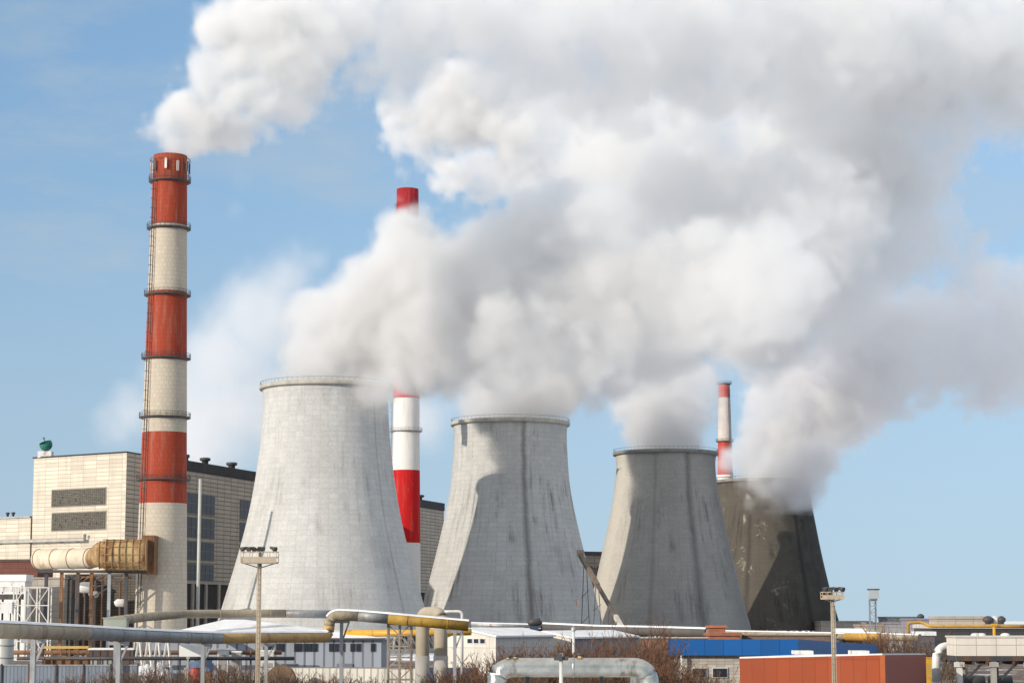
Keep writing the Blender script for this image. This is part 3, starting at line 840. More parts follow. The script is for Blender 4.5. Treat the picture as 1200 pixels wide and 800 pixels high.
# tan pipe behind the main
pipe('steam_pipe', (P(220, 722, 300).x, 300, 0), 'tan steam pipe behind the heating main, running from the chimney foot to the elbow', [
    ([P(128, 728, 262), P(170, 722.5, 285), P(215, 719, 300), P(300, 718.5, 304), P(334, 718.5, 305)], .58, TANPIPE, 'lagged_run'), ([P(334, 718.5, 305), P(400, 719.5, 308)], .58, GREYPIPE, 'sheeted_run')], snow=False)
q = P(136, 729, 261)
bx = thing('junction_box', (q.x, q.y, 0), 'pale green junction box on a post where the tan steam pipe begins', 'box')
MB().box(q, (2.8, 1.6, 1.0)).box(q + Vector((0, 0, .55)), (3.0, 1.8, .12)).build('cabinet', plain('pale green paint', (.33, .36, .30), .6), bx)
MB().bar((q.x, q.y, 0), (q.x, q.y, q.z - .5), .4).build('stand', STEEL, bx)
# yellow gas pipe
pipe('gas_pipe', (P(470, 741, 300).x, 300, 0), 'bright yellow gas pipe behind the lattice pier', [([P(404, 741.5, 302), P(470, 741.5, 300), P(552, 740, 298)], .46, YELLOW, 'pipe')], snow=False)
# twin fat riser pipes
loop = bend([P(495, 830, 250), P(495, 718.5, 250), P(516.5, 718.5, 247), P(516.5, 830, 247)], 10, 1.05)
loop[0].z = 0; loop[-1].z = 0
rp = pipe('riser_loop', (P(505, 740, 248).x, 248, 0), 'pair of thick beige riser pipes joined by an arch behind the dull yellow pipe', [(loop, .78, plain('beige lagging', (.43, .37, .28), .8, 0, .25, .4, rust=.2), 'loop_pipe')], snow=False)
for px, D in ((495, 250), (516.5, 247)):
    x = P(px, 770, D).x
    MB().tube([(x, D, 0), (x, D, ZY(768, D))], .84, 18).build('grey_sleeve', CONC, rp)
lp2 = bend([P(507, 716.5, 252), P(538, 716, 252), P(541.5, 718, 252), P(541.5, 745, 252)], 5, .4); 
lp2[-1].z = 0
pipe('white_vent_pipe', (P(541, 740, 252).x, 252, 0), 'slim white bent vent pipe right of the riser loop', [(lp2, .17, WHITEST, 'pipe')], snow=False, flanges=False, cat='pipe')

# long low pipeline far behind, with snow along its top
PH = [P(560, 729, 470), P(628, 731, 450)]
ph2 = [P(628, 734, 448), P(700, 737.5, 430), P(770, 739, 415), P(830, 741, 400)]
ph3 = [P(830, 741.5, 400), P(940, 743.8, 380), P(992, 745, 372)]
ph4 = [P(992, 745, 372), P(1034, 745.5, 366)]
ph5 = [P(1034, 745.5, 366), P(1078, 747, 360)]
pl = pipe('long_pipeline', (P(830, 741, 400).x, 400, 0), 'long snow-topped pipeline passing low in front of the three right-hand towers', [
    (ph2, .95, plain('dark lagging', (.1, .09, .085), .8, 0, .3, .3), 'dark_run'), (ph3, .6, TANPIPE, 'tan_run'), (ph4, .75, plain('amber lagging', (.5, .28, .06), .7, 0, .3, .4, rust=.3), 'yellow_run'), (ph5, .6, TANPIPE, 'brown_run')])
for px, D in ((650, 443), (690, 433), (740, 422), (790, 409), (860, 395), (915, 384), (985, 373), (1060, 363)):
    stand(pl, P(px, 750, D).x, D, ZY(743, D), .4, DARKST)

# silver expansion loop in the near foreground
SILVER = plain('silver sheet lagging', (.50, .50, .46), .3, .85, .35, 1.1, rust=.3, rustcol=(.2, .16, .1), streak=False, bump=.2)
sl = bend([P(582, 880, 118), P(582, 781.5, 118), P(761, 781.5, 118), P(761, 880, 118)], 10, .95)
sl[0].z = 0; sl[-1].z = 0
el = pipe('expansion_loop', (P(672, 782, 118).x, 118, 0), 'shiny silver pipe arch in the near foreground', [(sl, .52, SILVER, 'loop_pipe')], snow=False)
MB().tube([P(745, 781, 120) - Vector((0, 0, .2)), Vector((P(738, 800, 120).x, 120, 0))], .3, 14).build('inner_leg', SILVER, el)
mb = MB()
for px in (618, 705): mb.bar((P(px, 790, 118.6).x, 118.8, 0), (P(px, 790, 118.6).x, 118.8, ZY(790, 118)), .22)
mb.build('support', DARKST, el)
q = P(657.5, 765, 113)
mk = thing('marker_post', (q.x, 113, 0), 'thin white post with dark clamp in front of the silver pipe arch', 'post')
MB().tube([(q.x, 113, 0), (q.x, 113, q.z)], .1, 10).build('post', plain('white post paint', (.62, .6, .55), .6), mk)
MB().box((q.x, 113, ZY(771, 113)), (.75, .25, .2)).box((q.x - .1, 112.9, ZY(769, 113)), (.3, .3, .34)).build('clamp', DARKST, mk)
for px, py in ((596, 767), (604, 766), (679, 765)):
    q = P(px, py, 119)
    pg = thing('valve_stub', (q.x, q.y, ZY(776, 118)), {596: 'left of two small pale stubs on the left shoulder of the silver pipe arch', 604: 'right of two small pale stubs on the left shoulder of the silver pipe arch', 679: 'lone small pale stub standing midway along the silver pipe arch'}[px], 'valve')
    MB().tube([(q.x, 118, ZY(776, 118) - .2), (q.x, 118, q.z - .1)], .12, 8).build('stub', OCHRE, pg)
    MB().tube([(q.x, 118, q.z - .1), (q.x, 118, q.z)], .19, 10).build('cap', DARKST, pg)

# white pipe bend and white elevated gallery at the right edge
wp = bend([P(1097, 830, 232), P(1097, 757, 232), P(1140, 756.5, 234)], 8, 1.5); wp[0].z = 0
pipe('white_pipe_bend', (P(1097, 780, 232).x, 232, 0), 'white pipe rising and bending right into the panelled gallery', [(wp, .45, plain('white lagging', (.7, .69, .66), .5, .1, .15, .5), 'pipe')], snow=False)
gy = 226
gr, ga, gb, gz, gd_, gn = block('panelled_gallery', (1120, 1330), gy, gy, 744.5, 5, panels('white gallery panels', (.68, .63, .56), 2.1, 3.2, .035, (.3, .27, .23), .05, .25),
    'white panelled gallery raised on columns at the right edge', 'gallery', z0=ZY(768, gy), roofmat=plain('gallery cap', (.6, .57, .52), .7), thick=.18, over=.12)
mb = MB(); mb.box(((ga.x + gb.x) / 2, gy + 2.5, ZY(768, gy) - .28), (gb.x - ga.x, 5, .5)); 
for i in range(14): mb.box((ga.x + .4 + i * 1.4, gy + 2.5, ZY(768, gy) - .7), (.25, 5, .4))
mb.build('floor_frame', DARKST, gr)
for i, px in enumerate((1125, 1165, 1206, 1250, 1295)):
    x = P(px, 785, gy).x
    MB().box((x, gy + .3, ZY(768, gy) / 2 - .3), (.55, .55, ZY(768, gy) - .6)).box((x, gy + .3, ZY(768, gy) - .9), (.95, .8, .5)).build('column', WHITEST if i == 0 else CONC, gr)
    MB().box((x + 1.2, gy + 4.6, ZY(768, gy) / 2 - .3), (.5, .5, ZY(768, gy) - .6)).build('column', CONC, gr)
    MB().bar((x + .2, gy + .6, ZY(768, gy) - 3.0), (x + 2.6, gy + .6, ZY(768, gy) - .7), .25).build('brace', DARKST, gr)
for i, px in enumerate((1143, 1150, 1178)):
    q = P(px, 744, 228)
    MB().lathe([(.5, 0), (.5, .1), (.4, .2), (.2, .27), (0, .28)], (q.x, gy + 2), 14, gz + .003).build('roof_hatch', WHITEST, gr)
# dark pipe bundle under the gallery
for i, (px, py, lb_) in enumerate(((1140, 786, 'dark drum below the left end of the white gallery'), (1172, 789, 'dark drum lying below the middle of the white gallery'))):
    q = P(px, py, 236)
    v = thing('drum', (q.x, 236, 0), lb_, 'drum', 'drums under the gallery')
    MB().tube([(q.x - 1.2, 236, 2.2), (q.x + 1.2, 236, 2.2)], .8, 18).build('barrel', DARKST, v)
    MB().box((q.x, 236, .7), (1.8, 1.2, 1.4)).build('saddle', CONC, v)
q = P(1088, 776, 262)
kb = thing('meter_box', (q.x, 262, 0), 'small yellow meter box left of the white pipe bend', 'box')
MB().box((q.x, 262, 2.4), (1.0, .8, 4.0)).box((q.x, 262, 4.45), (1.15, .95, .12)).build('cabinet', YELLOW, kb)
MB().box((q.x, 261.58, 2.9), (.7, .06, 1.8)).build('door', plain('meter door', (.5, .3, .06), .6), kb)

# ------------------------------------------------------------------ workshops and sheds
RIBBED = panels('blue grey ribbed sheet', (.33, .36, .41), 1.35, 30, .16, (.13, .14, .17), .12, .3)
a, b = XY(176, 300), XY(447, 300); ze, zp = ZY(749, 300), ZY(727.5, 310)
ws = thing('workshop', ((a.x + b.x) / 2, 300, 0), 'long low workshop with blue-grey ribbed wall under a snowy hipped roof', 'building')
MB().prism([a, b, b + Vector((0, 22)), a + Vector((0, 22))], 0, ze).build('wall', RIBBED, ws)
mb = MB(); e_ = .5
A0, B0, C0, D0_ = (a.x - e_, a.y - e_, ze), (b.x + e_, b.y - e_, ze), (b.x + e_, b.y + 22 + e_, ze), (a.x - e_, a.y + 22 + e_, ze)
r0_, r1_ = (P(262, 727, 310).x, 311, zp), (P(285, 727, 310).x, 311, zp)
for fc in ((A0, B0, r1_, r0_), (B0, C0, r1_), (C0, D0_, r0_, r1_), (D0_, A0, r0_)): mb.face([Vector(q) + Vector((0, 0, .25)) for q in fc])
for s_, t_ in ((A0, B0), (B0, C0), (C0, D0_), (D0_, A0)): mb.face([s_, t_, Vector(t_) + Vector((0, 0, .25)), Vector(s_) + Vector((0, 0, .25))])
ro = mb.build('roof', SNOW, ws)
MB().box((0.5 * (a.x + b.x), a.y - e_ - .06, ze + .08), (b.x - a.x + 1.1, .1, .3)).build('eave_board', DARKST, ro)
for px in (311, 316, 326, 330, 347, 351, 358, 363, 369, 388, 394, 401, 413, 420, 437):
    x = P(px, 760, 299.8).x
    fr = MB().box((x, 299.95, ZY(758, 300)), (.62, .24, 1.1)).build('window', DARKST, ws)
    MB().box((x, 299.8, ZY(758, 300)), (.46, .06, .9)).build('pane', GLASS, fr)
for px in (339, 404): 
    x = P(px, 775, 300).x
    dr = MB().box((x, 299.9, 1.5), (2.2, .25, 3.0)).build('door', plain('workshop door', (.16, .18, .22), .6), ws)
    MB().box((x + .8, 299.7, 1.3), (.12, .12, .3)).build('handle', STEEL, dr)

# white gabled store with three windows, and white gabled garage with a snowy roof
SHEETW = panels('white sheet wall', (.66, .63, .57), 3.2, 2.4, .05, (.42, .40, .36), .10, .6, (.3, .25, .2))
SHEETW_SHADE = panels('shaded white sheet wall', (.52, .50, .48), 2.4, 2.4, .05, (.32, .31, .3), .06, .25)  # greyer copy of the white sheet, with the side's shade in its colour
def gable(name, p0, p1, back, ze0, zr, ridge_t, label, wmat, smat, rmat, windows=()):
    """gabled shed: front wall p0-p1, ridge at fraction ridge_t, extending by the plan vector back"""
    p0, p1, back = Vector(p0), Vector(p1), Vector(back)
    root = thing(name, ((p0.x + p1.x) / 2, (p0.y + p1.y) / 2, 0), label, 'building')
    pr = p0.lerp(p1, ridge_t); L = (p1 - p0).length
    mb = MB()
    mb.face([(p0.x, p0.y, 0), (p1.x, p1.y, 0), (p1.x, p1.y, ze0), (pr.x, pr.y, zr), (p0.x, p0.y, ze0)], [(0, 0), (L, 0), (L, ze0), (L * ridge_t, zr), (0, ze0)])
    q0, q1, qr = p0 + back, p1 + back, pr + back
    mb.build('gable_wall', wmat, root); mb = MB()
    mb.face([(q1.x, q1.y, 0), (q0.x, q0.y, 0), (q0.x, q0.y, ze0), (qr.x, qr.y, zr), (q1.x, q1.y, ze0)], [(0, 0), (L, 0), (L, ze0), (L * (1 - ridge_t), zr), (0, ze0)])
    mb.build('rear_wall', wmat, root)
    mb = MB(); Lb = back.length
    mb.face([(p1.x, p1.y, 0), (q1.x, q1.y, 0), (q1.x, q1.y, ze0), (p1.x, p1.y, ze0)], [(0, 0), (Lb, 0), (Lb, ze0), (0, ze0)])
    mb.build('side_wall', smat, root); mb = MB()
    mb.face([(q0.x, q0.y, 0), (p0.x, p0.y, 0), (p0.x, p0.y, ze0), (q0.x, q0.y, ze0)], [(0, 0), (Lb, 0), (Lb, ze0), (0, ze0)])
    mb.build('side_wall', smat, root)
    d = (p1 - p0).normalized(); bn = back.normalized(); o = .35
    mb = MB()
    for s, t in ((p0 - d * o, pr), (pr, p1 + d * o)):
        zs = [ze0 - (zr - ze0) * o / max((pr - p0).length, .1) if s is not pr else zr, zr if t is pr else ze0 - (zr - ze0) * o / max((p1 - pr).length, .1)]
        s2, t2, s3, t3 = s - bn * o, t - bn * o, s + back + bn * o, t + back + bn * o
        for dz, fl in ((.03, 1), (.3, 0)):
            q = [(s2.x, s2.y, zs[0] + dz), (t2.x, t2.y, zs[1] + dz), (t3.x, t3.y, zs[1] + dz), (s3.x, s3.y, zs[0] + dz)]
            mb.face(q[::-1] if fl else q)
        mb.face([(s2.x, s2.y, zs[0] + .03), (t2.x, t2.y, zs[1] + .03), (t2.x, t2.y, zs[1] + .3), (s2.x, s2.y, zs[0] + .3)])
        if t is not pr: mb.face([(t2.x, t2.y, zs[1] + .03), (t3.x, t3.y, zs[1] + .03), (t3.x, t3.y, zs[1] + .3), (t2.x, t2.y, zs[1] + .3)])
        else: mb.face([(s3.x, s3.y, zs[0] + .03), (s2.x, s2.y, zs[0] + .03), (s2.x, s2.y, zs[0] + .3), (s3.x, s3.y, zs[0] + .3)])
    mb.build('roof', rmat, root)
    n = Vector((d.y, -d.x))
    for s, z, w, h in windows:
        fr = slab(MB(), p0, d, n, s - w / 2 - .1, s + w / 2 + .1, z - h / 2 - .1, z + h / 2 + .1, .08, .2).build('window', WHITEST, root)
        slab(MB(), p0, d, n, s - w / 2, s + w / 2, z - h / 2, z + h / 2, .12, .1).build('pane', GLASS, fr)
    return root
e0, e1 = XY(524, 334), XY(581, 326)
gable('white_store', e0, e1, (9, 16), ZY(746, 330), ZY(737.5, 330), .35, 'white gabled store with three small dark windows beside the riser loop', SHEETW, SHEETW_SHADE, SNOW,
      [(((e1 - e0).length) * t, ZY(750.5, 330), 1.0, .62) for t in (.48, .61, .74)])
g0, g1 = XY(608, 352), XY(669, 344)
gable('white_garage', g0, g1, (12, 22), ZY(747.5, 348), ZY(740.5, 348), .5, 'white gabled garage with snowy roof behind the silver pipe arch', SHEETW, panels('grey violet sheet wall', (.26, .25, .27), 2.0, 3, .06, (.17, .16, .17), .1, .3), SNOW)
q = P(672, 735, 340)
lp = thing('vent_post', (q.x, 340, 0), 'thin pale vent post at the corner of the white garage', 'post')
MB().tube([(q.x, 340, 0), (q.x, 340, q.z)], .22, 10).build('post', WHITEST, lp)
MB().lathe([(.4, -.5), (.4, 0), (0, .25)], (q.x, 340), 10, q.z).build('cap', STEEL, lp)

# low white shed in the foreground, shade on its side painted as blue
h0, h1, h2 = XY(300, 268), XY(487, 262), XY(560, 300)
hs = thing('low_shed', (h1.x, h1.y, 0), 'low flat shed with streaky white front and blue-shaded side below the lattice pier', 'building')
zt_ = ZY(783, 263, 487)
mb = MB(); L = (h1 - h0).length
mb.face([(h0.x, h0.y, 0), (h1.x, h1.y, 0), (h1.x, h1.y, zt_), (h0.x, h0.y, zt_)], [(0, 0), (L, 0), (L, zt_), (0, zt_)])
mb.build('front_wall', panels('streaked white boards', (.58, .56, .50), .9, 30, .1, (.3, .28, .25), .12, .7, (.2, .15, .11)), hs)
mb = MB(); L = (h2 - h1).length
mb.face([(h1.x, h1.y, 0), (h2.x, h2.y, 0), (h2.x, h2.y, zt_ - .9), (h1.x, h1.y, zt_)], [(0, 0), (L, 0), (L, zt_), (0, zt_)])
mb.build('side_wall', panels('shade blue side boards', (.22, .30, .42), 2.4, 30, .03, (.15, .2, .3), .06, .2), hs)
h3 = h0 + (h2 - h1)
zq = {0: zt_, 1: zt_, 2: zt_ - .9, 3: zt_ - .9}; hp_ = (h0, h1, h2, h3)
mb = MB(); mb.face([(p.x, p.y, zq[i] + .16) for i, p in enumerate(hp_)])
for i in range(4):
    p_, t = hp_[i], hp_[(i + 1) % 4]; za, zb_ = zq[i], zq[(i + 1) % 4]
    mb.face([(p_.x, p_.y, za), (t.x, t.y, zb_), (t.x, t.y, zb_ + .16), (p_.x, p_.y, za + .16)])
mb.build('roof', plain('dirty shed roof', (.22, .19, .17), .9, 0, .4, .4), hs)

# blue fascia building
c_, l_ = XY(935, 276), XY(782, 276)
r_ = XY(1028, 320)
ztop, zfb = ZY(748.5, 276, 935), ZY(767.5, 276, 935)
bb = thing('blue_fascia_building', (c_.x, c_.y, 0), 'low brick building with a wide bright blue fascia, right of the bare thicket', 'building')
BRICKP = panels('pale brick', (.46, .41, .35), 1.1, .42, .05, (.3, .27, .24), .2, .45)
bk2 = r_ - c_
lin = .8
MB().prism([l_ + Vector((lin, lin)), c_ + Vector((-lin, lin)), r_ + Vector((-lin, 0)), l_ + bk2 + Vector((lin, 0))], 0, zfb, cap=False).build('wall', BRICKP, bb)
BLUE = panels('bright blue fascia', (.004, .10, .34), 2.4, 30, .045, (.002, .05, .19), .12, .35, (.03, .08, .2), .5)
zr2 = ZY(755, 320, 1028); zb2 = ZY(768.5, 320, 1028)
poly = [l_, c_, r_, l_ + bk2]
mb = MB()
for i, (s, t, za, zb_, zc, zd) in enumerate(((l_, c_, zfb, zfb, ztop, ztop), (c_, r_, zfb, zb2, zr2, ztop), (r_, l_ + bk2, zb2, zb2, zr2, zr2), (l_ + bk2, l_, zb2, zfb, ztop, zr2))):
    mb.face([(s.x, s.y, za), (t.x, t.y, zb_), (t.x, t.y, zc), (s.x, s.y, zd)])
mb.face([(l_.x, l_.y, ztop), (c_.x, c_.y, ztop), (r_.x, r_.y, zr2), ((l_ + bk2).x, (l_ + bk2).y, zr2)])
mb.face([(l_.x, l_.y, zfb), ((l_ + bk2).x, (l_ + bk2).y, zb2), (r_.x, r_.y, zb2), (c_.x, c_.y, zfb)])
mb.build('fascia', BLUE, bb)
x0, x1 = l_.x + 1.2, c_.x - 1
for t in (.04, .97):
    MB().tube([(x0 + (x1 - x0) * t, 275.9, 0), (x0 + (x1 - x0) * t, 275.9, zfb)], .2, 10).build('downpipe', WHITEST, bb)
for t in (.2, .38, .62, .8):
    x = x0 + (x1 - x0) * t
    fr = MB().box((x, 276.75, zfb - 2.2), (2.0, .3, 1.3)).build('window', WHITEST, bb)
    MB().box((x, 276.57, zfb - 2.2), (1.8, .06, 1.1)).build('pane', GLASS, fr)

# orange metal shed in the right foreground
k0, k1, k2 = XY(866, 196), XY(1033, 192), XY(1084, 228)
zc0, zc1, zc2 = ZY(771, 196, 866), ZY(767, 192, 1033), ZY(766.5, 228, 1084)
os_ = thing('orange_shed', (k1.x, k1.y, 0), 'orange metal shed with white roof edge in the right foreground', 'building')
ORANGE = panels('orange sheet', (.31, .055, .012), 1.15, 2.75, .035, (.22, .035, .008), .16, .55, (.26, .10, .06))
k3 = k0 + (k2 - k1); zc3 = ZY(768, 232, 900)
mb = MB(); L = (k1 - k0).length
mb.face([(k0.x, k0.y, 0), (k1.x, k1.y, 0), (k1.x, k1.y, zc1), (k0.x, k0.y, zc0)], [(0, 0), (L, 0), (L, zc1), (0, zc0)])
mb.face([(k3.x, k3.y, 0), (k0.x, k0.y, 0), (k0.x, k0.y, zc0), (k3.x, k3.y, zc3)], [(0, 0), (40, 0), (40, zc0), (0, zc0)])
mb.build('front_wall', ORANGE, os_)
mb = MB(); L = (k2 - k1).length
mb.face([(k1.x, k1.y, 0), (k2.x, k2.y, 0), (k2.x, k2.y, zc2), (k1.x, k1.y, zc1)], [(0, 0), (L, 0), (L, zc2), (0, zc1)])
mb.build('side_wall', panels('shaded orange sheet', (.30, .075, .05), 30, 2.6, .03, (.2, .05, .035), .1, .3), os_)  # dull red-brown puts the shade of this orange side into its colour
mb = MB()
mb.face([(k0.x, k0.y, zc0 + .14), (k1.x, k1.y, zc1 + .14), (k2.x, k2.y, zc2 + .14), (k3.x, k3.y, zc3 + .14)])
for s, t, za, zb_ in ((k0, k1, zc0, zc1), (k1, k2, zc1, zc2), (k2, k3, zc2, zc3), (k3, k0, zc3, zc0)): mb.face([(s.x, s.y, za), (t.x, t.y, zb_), (t.x, t.y, zb_ + .14), (s.x, s.y, za + .14)])
ro = mb.build('roof', SNOW, os_)
MB().box((k1.x, k1.y - .02, zc1 / 2), (.4, .4, zc1)).build('corner_post', plain('orange corner trim', (.5, .13, .04), .6), os_)
for px0, px1 in ((935, 956), (1003, 1022)):
    s0, s1 = P(px0, 767, 196), P(px1, 767, 196)
    MB().box(((s0.x + s1.x) / 2, 199, ZY(767.5, 197) + .25), (s1.x - s0.x, 3, .34)).build('roof_light', WHITEST, ro)

# small brick house and long red-brown wall behind the blue fascia
block('brick_hut', (832, 867), 372, 372, 741, 9, panels('red brick', (.36, .12, .06), .9, .35, .05, (.25, .13, .09), .2, .3), 'small red brick hut above the blue fascia building', 'building', roofmat=plain('brick hut roof', (.3, .12, .07), .9), thick=.5)
x = block('brick_turret', (831, 850), 383, 383, 732.5, 4, panels('red brick', (.36, .12, .06), .9, .35, .05, (.25, .13, .09), .2, .3), 'taller square brick turret behind the small red brick hut', 'building', roofmat=plain('turret cap', (.42, .15, .08), .9), thick=.4)
block('brick_wall', (752, 834), 378, 376, 746, 1.2, panels('brown brick', (.27, .12, .075), .9, .35, .05, (.18, .11, .08), .2, .4), 'long red-brown brick wall left of the small brick hut', 'wall', roofmat=plain('wall coping', (.5, .45, .4), .8), thick=.2)

block('yard_wall', (869, 1040), 377, 372, 743, 1.0, panels('sooty brick', (.16, .10, .075), .9, .35, .05, (.1, .08, .07), .2, .4), 'dark sooty brick wall between the blue fascia and the blackened tower', 'wall', roofmat=plain('sooty coping', (.2, .18, .16), .9), thick=.2)
# blue steel pipe rack left of the white garage
BLUEST = plain('dark blue steel', (.035, .06, .10), .6, .2, .3, .7)
rk = lattice('pipe_rack', P(552, 740, 410).x, P(634, 740, 410).x, 0, ZY(733, 410), 410, 4, .4, 5, 2, 'dark blue steel pipe rack with snowy rails before the pale grey tower', 'rack', BLUEST)
for i, (py, r) in enumerate(((731.5, .45), (737, .35), (745, .55))):
    o = MB().tube([P(552, py, 409), P(634, py + (2 if i == 0 else .5), 409)], r, 14).build('rack_pipe', (STEEL, BLUEST, BLUEST)[i], rk)
    if i < 2: MB().tube([P(552, py, 409) + Vector((0, 0, .03)), P(634, py + (2 if i == 0 else .5), 409) + Vector((0, 0, .03))], r * 1.08, 8, arc=(.5, 2.6)).build('snow_cap', SNOW, o)
q = P(626, 729, 404)
ph = thing('pump_cover', (q.x, 404, 0), 'dark rounded pump cover at the right end of the blue pipe rack', 'machine')
MB().tube([q - Vector((1.2, 0, .2)), q - Vector((.8, 0, 0)), q + Vector((.9, 0, .1)), q + Vector((1.4, 0, -.3))], [.3, .7, .75, .3], 16).build('cover', DARKST, ph)
MB().box((q.x, 404, q.z / 2 - .3), (1.6, 1.2, q.z - .6)).build('frame', BLUEST, ph)

# ------------------------------------------------------------------ floodlight masts
POLE = plain('mast paint', (.46, .38, .28), .7, 0, .25, .8, rust=.3)
def mast(px, D, ytop, yplat, wpx, r, label, lamps, group, mat=POLE):
    b_ = P(px, 780, D); x = b_.x
    root = thing('floodlight_mast', (x, D, 0), label, 'floodlight mast', group)
    zp_ = ZY(yplat, D); w = wpx * D / F; h_ = (wpx * .30) * D / F
    MB().tube([(x, D, 0), (x, D, zp_ * .45), (x, D, zp_ + h_)], [r * 1.25, r, r * .8], 14).build('pole', mat, root)
    pb_ = MB().box((x, D, zp_), (w, w * .6, .14)); pb_.bar((x - w / 2, D, zp_), (x, D, zp_ - h_ * .5), .09); pb_.bar((x + w / 2, D, zp_), (x, D, zp_ - h_ * .5), .09)
    po = pb_.build('platform', mat, root)
    rl = MB()
    for sx in (-1, -.5, 0, .5, 1):
        for sy in (-.3, .3): rl.bar((x + sx * w / 2, D + sy * w, zp_), (x + sx * w / 2, D + sy * w, zp_ + h_), .055)
    for dz in (h_ * .5, h_):
        for sy in (-.3, .3): rl.bar((x - w / 2, D + sy * w, zp_ + dz), (x + w / 2, D + sy * w, zp_ + dz), .06)
        for sx in (-1, 1): rl.bar((x + sx * w / 2, D - .3 * w, zp_ + dz), (x + sx * w / 2, D + .3 * w, zp_ + dz), .06)
    rl.face([(x - w / 2, D - .3 * w - .01, zp_ + .05), (x + w / 2, D - .3 * w - .01, zp_ + .05), (x + w / 2, D - .3 * w - .01, zp_ + h_ * .45), (x - w / 2, D - .3 * w - .01, zp_ + h_ * .45)])
    rl.build('railing', mat, po)
    for t, yaw in lamps:
        c = Vector((x + t * w / 2, D - .2 * w, zp_ + h_ + .28))
        lm = MB().tube([c + Vector((math.sin(yaw) * .28, -math.cos(yaw) * .28, -.1)), c, c - Vector((math.sin(yaw) * .3, -math.cos(yaw) * .3, -.1))], [.23, .16, .08], 12)
        lm.bar((c.x, c.y, zp_ + h_ * .9), (c.x, c.y, c.z), .07)
        lm.build('floodlight', DARKST, root)
    ld = MB()
    for sx in (-1, 1): ld.bar((x + sx * .18, D - r * 1.5, .5), (x + sx * .18, D - r * 1.1, zp_), .045)
    z = .8
    while z < zp_: ld.bar((x - .18, D - r * 1.45, z), (x + .18, D - r * 1.45, z), .04); z += .45
    ld.build('ladder', mat, root)
    return root
mast(302.5, 182, 637, 659, 41, .17, 'tan floodlight mast before the whitewashed tower', [(-.85, -1.2), (-.5, -.5), (-.3, .3), (0, .2), (.1, 1.0), (.25, -.2), (.8, 1.2)], 'tan floodlight masts')
mast(977, 186, 687, 701, 25, .17, 'tan floodlight mast before the orange shed', [(-.6, -1.1), (-.15, -.4), (.2, .3), (.75, .9)], 'tan floodlight masts')
# loose guy arm on the second mast
tw = lattice('lattice_mast', P(1020, 720, 520).x, P(1027, 720, 520).x, 0, ZY(702, 520), 520, 1.4, .22, 1, 9, 'grey lattice mast with boxy top, standing against the sky at the right', 'mast', plain('mast grey', (.2, .23, .25), .6))
q = P(1023.5, 696, 520.7)
MB().box(q, (2.4, 2.0, 2.0)).build('lamp_box', plain('mast box', (.34, .38, .40), .6), tw)
mb = MB(); mb.box(q + Vector((0, 0, 1.2)), (2.7, 2.3, .3)); mb.box(q - Vector((0, 0, 1.3)), (1.6, 1.4, .5)); mb.build('box_trim', DARKST, tw)

# ------------------------------------------------------------------ far right background
def far(name, pxs, D, ytop, depth, col, label, roofcol=None, thick=.6, cat='building'):
    return block(name, pxs, D, D, ytop, depth, panels('far wall %s' % name + str(pxs), col, 4, 2.2, .12, tuple(c * .6 for c in col), .1, .35), label, cat,
                 roofmat=plain('far roof ' + name + str(pxs), roofcol or tuple(c * .8 for c in col), .9), thick=thick)
far('beige_block', (962, 1022), 800, 727, 20, (.36, .31, .26), 'low beige block right of the blackened tower')
far('grey_hall', (1022, 1070), 690, 728.5, 20, (.27, .26, .26), 'grey flat hall behind the grey lattice mast')
far('pale_block', (1040, 1076), 820, 722, 20, (.38, .36, .35), 'pale distant block peeping over the grey flat hall')
far('lilac_hall', (1069, 1094), 640, 724, 18, (.25, .23, .27), 'lilac-grey hall behind the yellow pipe portal')
far('white_roof_shed', (985, 1013), 560, 736, 12, (.10, .09, .085), 'dark shed with snow-white roof right of the blackened tower', (.75, .76, .78), .9)
far('tan_annex', (1008, 1034), 600, 731, 10, (.34, .27, .2), 'tan annex at the foot of the grey lattice mast')
far('dark_depot', (1093, 1330), 470, 731, 22, (.05, .048, .05), 'long dark depot with beige roof edge above the white gallery', (.5, .46, .42), .9)
far('beige_penthouse', (1099, 1158), 482, 721.5, 10, (.46, .40, .34), 'beige penthouse with broken edge on the long dark depot')
far('snowy_shed', (1078, 1095), 430, 739.5, 8, (.10, .1, .12), 'tiny dark shed with snowy roof beneath the yellow pipe portal', (.72, .74, .78), .8)
for px, py, w, lb_ in ((1158, 727, 1.4, 'black ventilator at the right end of the beige penthouse'), (1173.5, 727, 1.1, 'dark ventilator on the depot, right of the pale one'), (1079, 723, 1.2, 'black ventilator on the lilac-grey hall')):
    D = 472 if px > 1100 else 640; q = P(px, py, D + 3)
    r = thing('roof_ventilator', (q.x, q.y, 7), lb_, 'ventilator', 'ventilators on the far roofs')
    MB().lathe([(w * .5, -1.2), (w * .5, 0), (w * .85, .3), (w * .9, .9), (w * .4, 1.4), (0, 1.5)], (q.x, q.y), 16, q.z - .4).build('hood', DARKST, r)
    MB().box((q.x, q.y, q.z - 1.9), (w * .9, w * .9, 1.2)).build('curb', DARKST, r)
q = P(1166, 727, 476)
r = thing('roof_ventilator', (q.x, q.y, 7), 'pale ventilator on the depot beside the black one', 'ventilator', 'ventilators on the far roofs')
MB().lathe([(.9, -2.0), (.9, 0), (1.3, .4), (1.3, .9), (0, 1.6)], (q.x, q.y), 16, q.z - .4).build('hood', WHITEST, r)
MB().box((q.x, q.y, q.z - 2.9), (1.8, 1.8, 1.2)).build('curb', WHITEST, r)
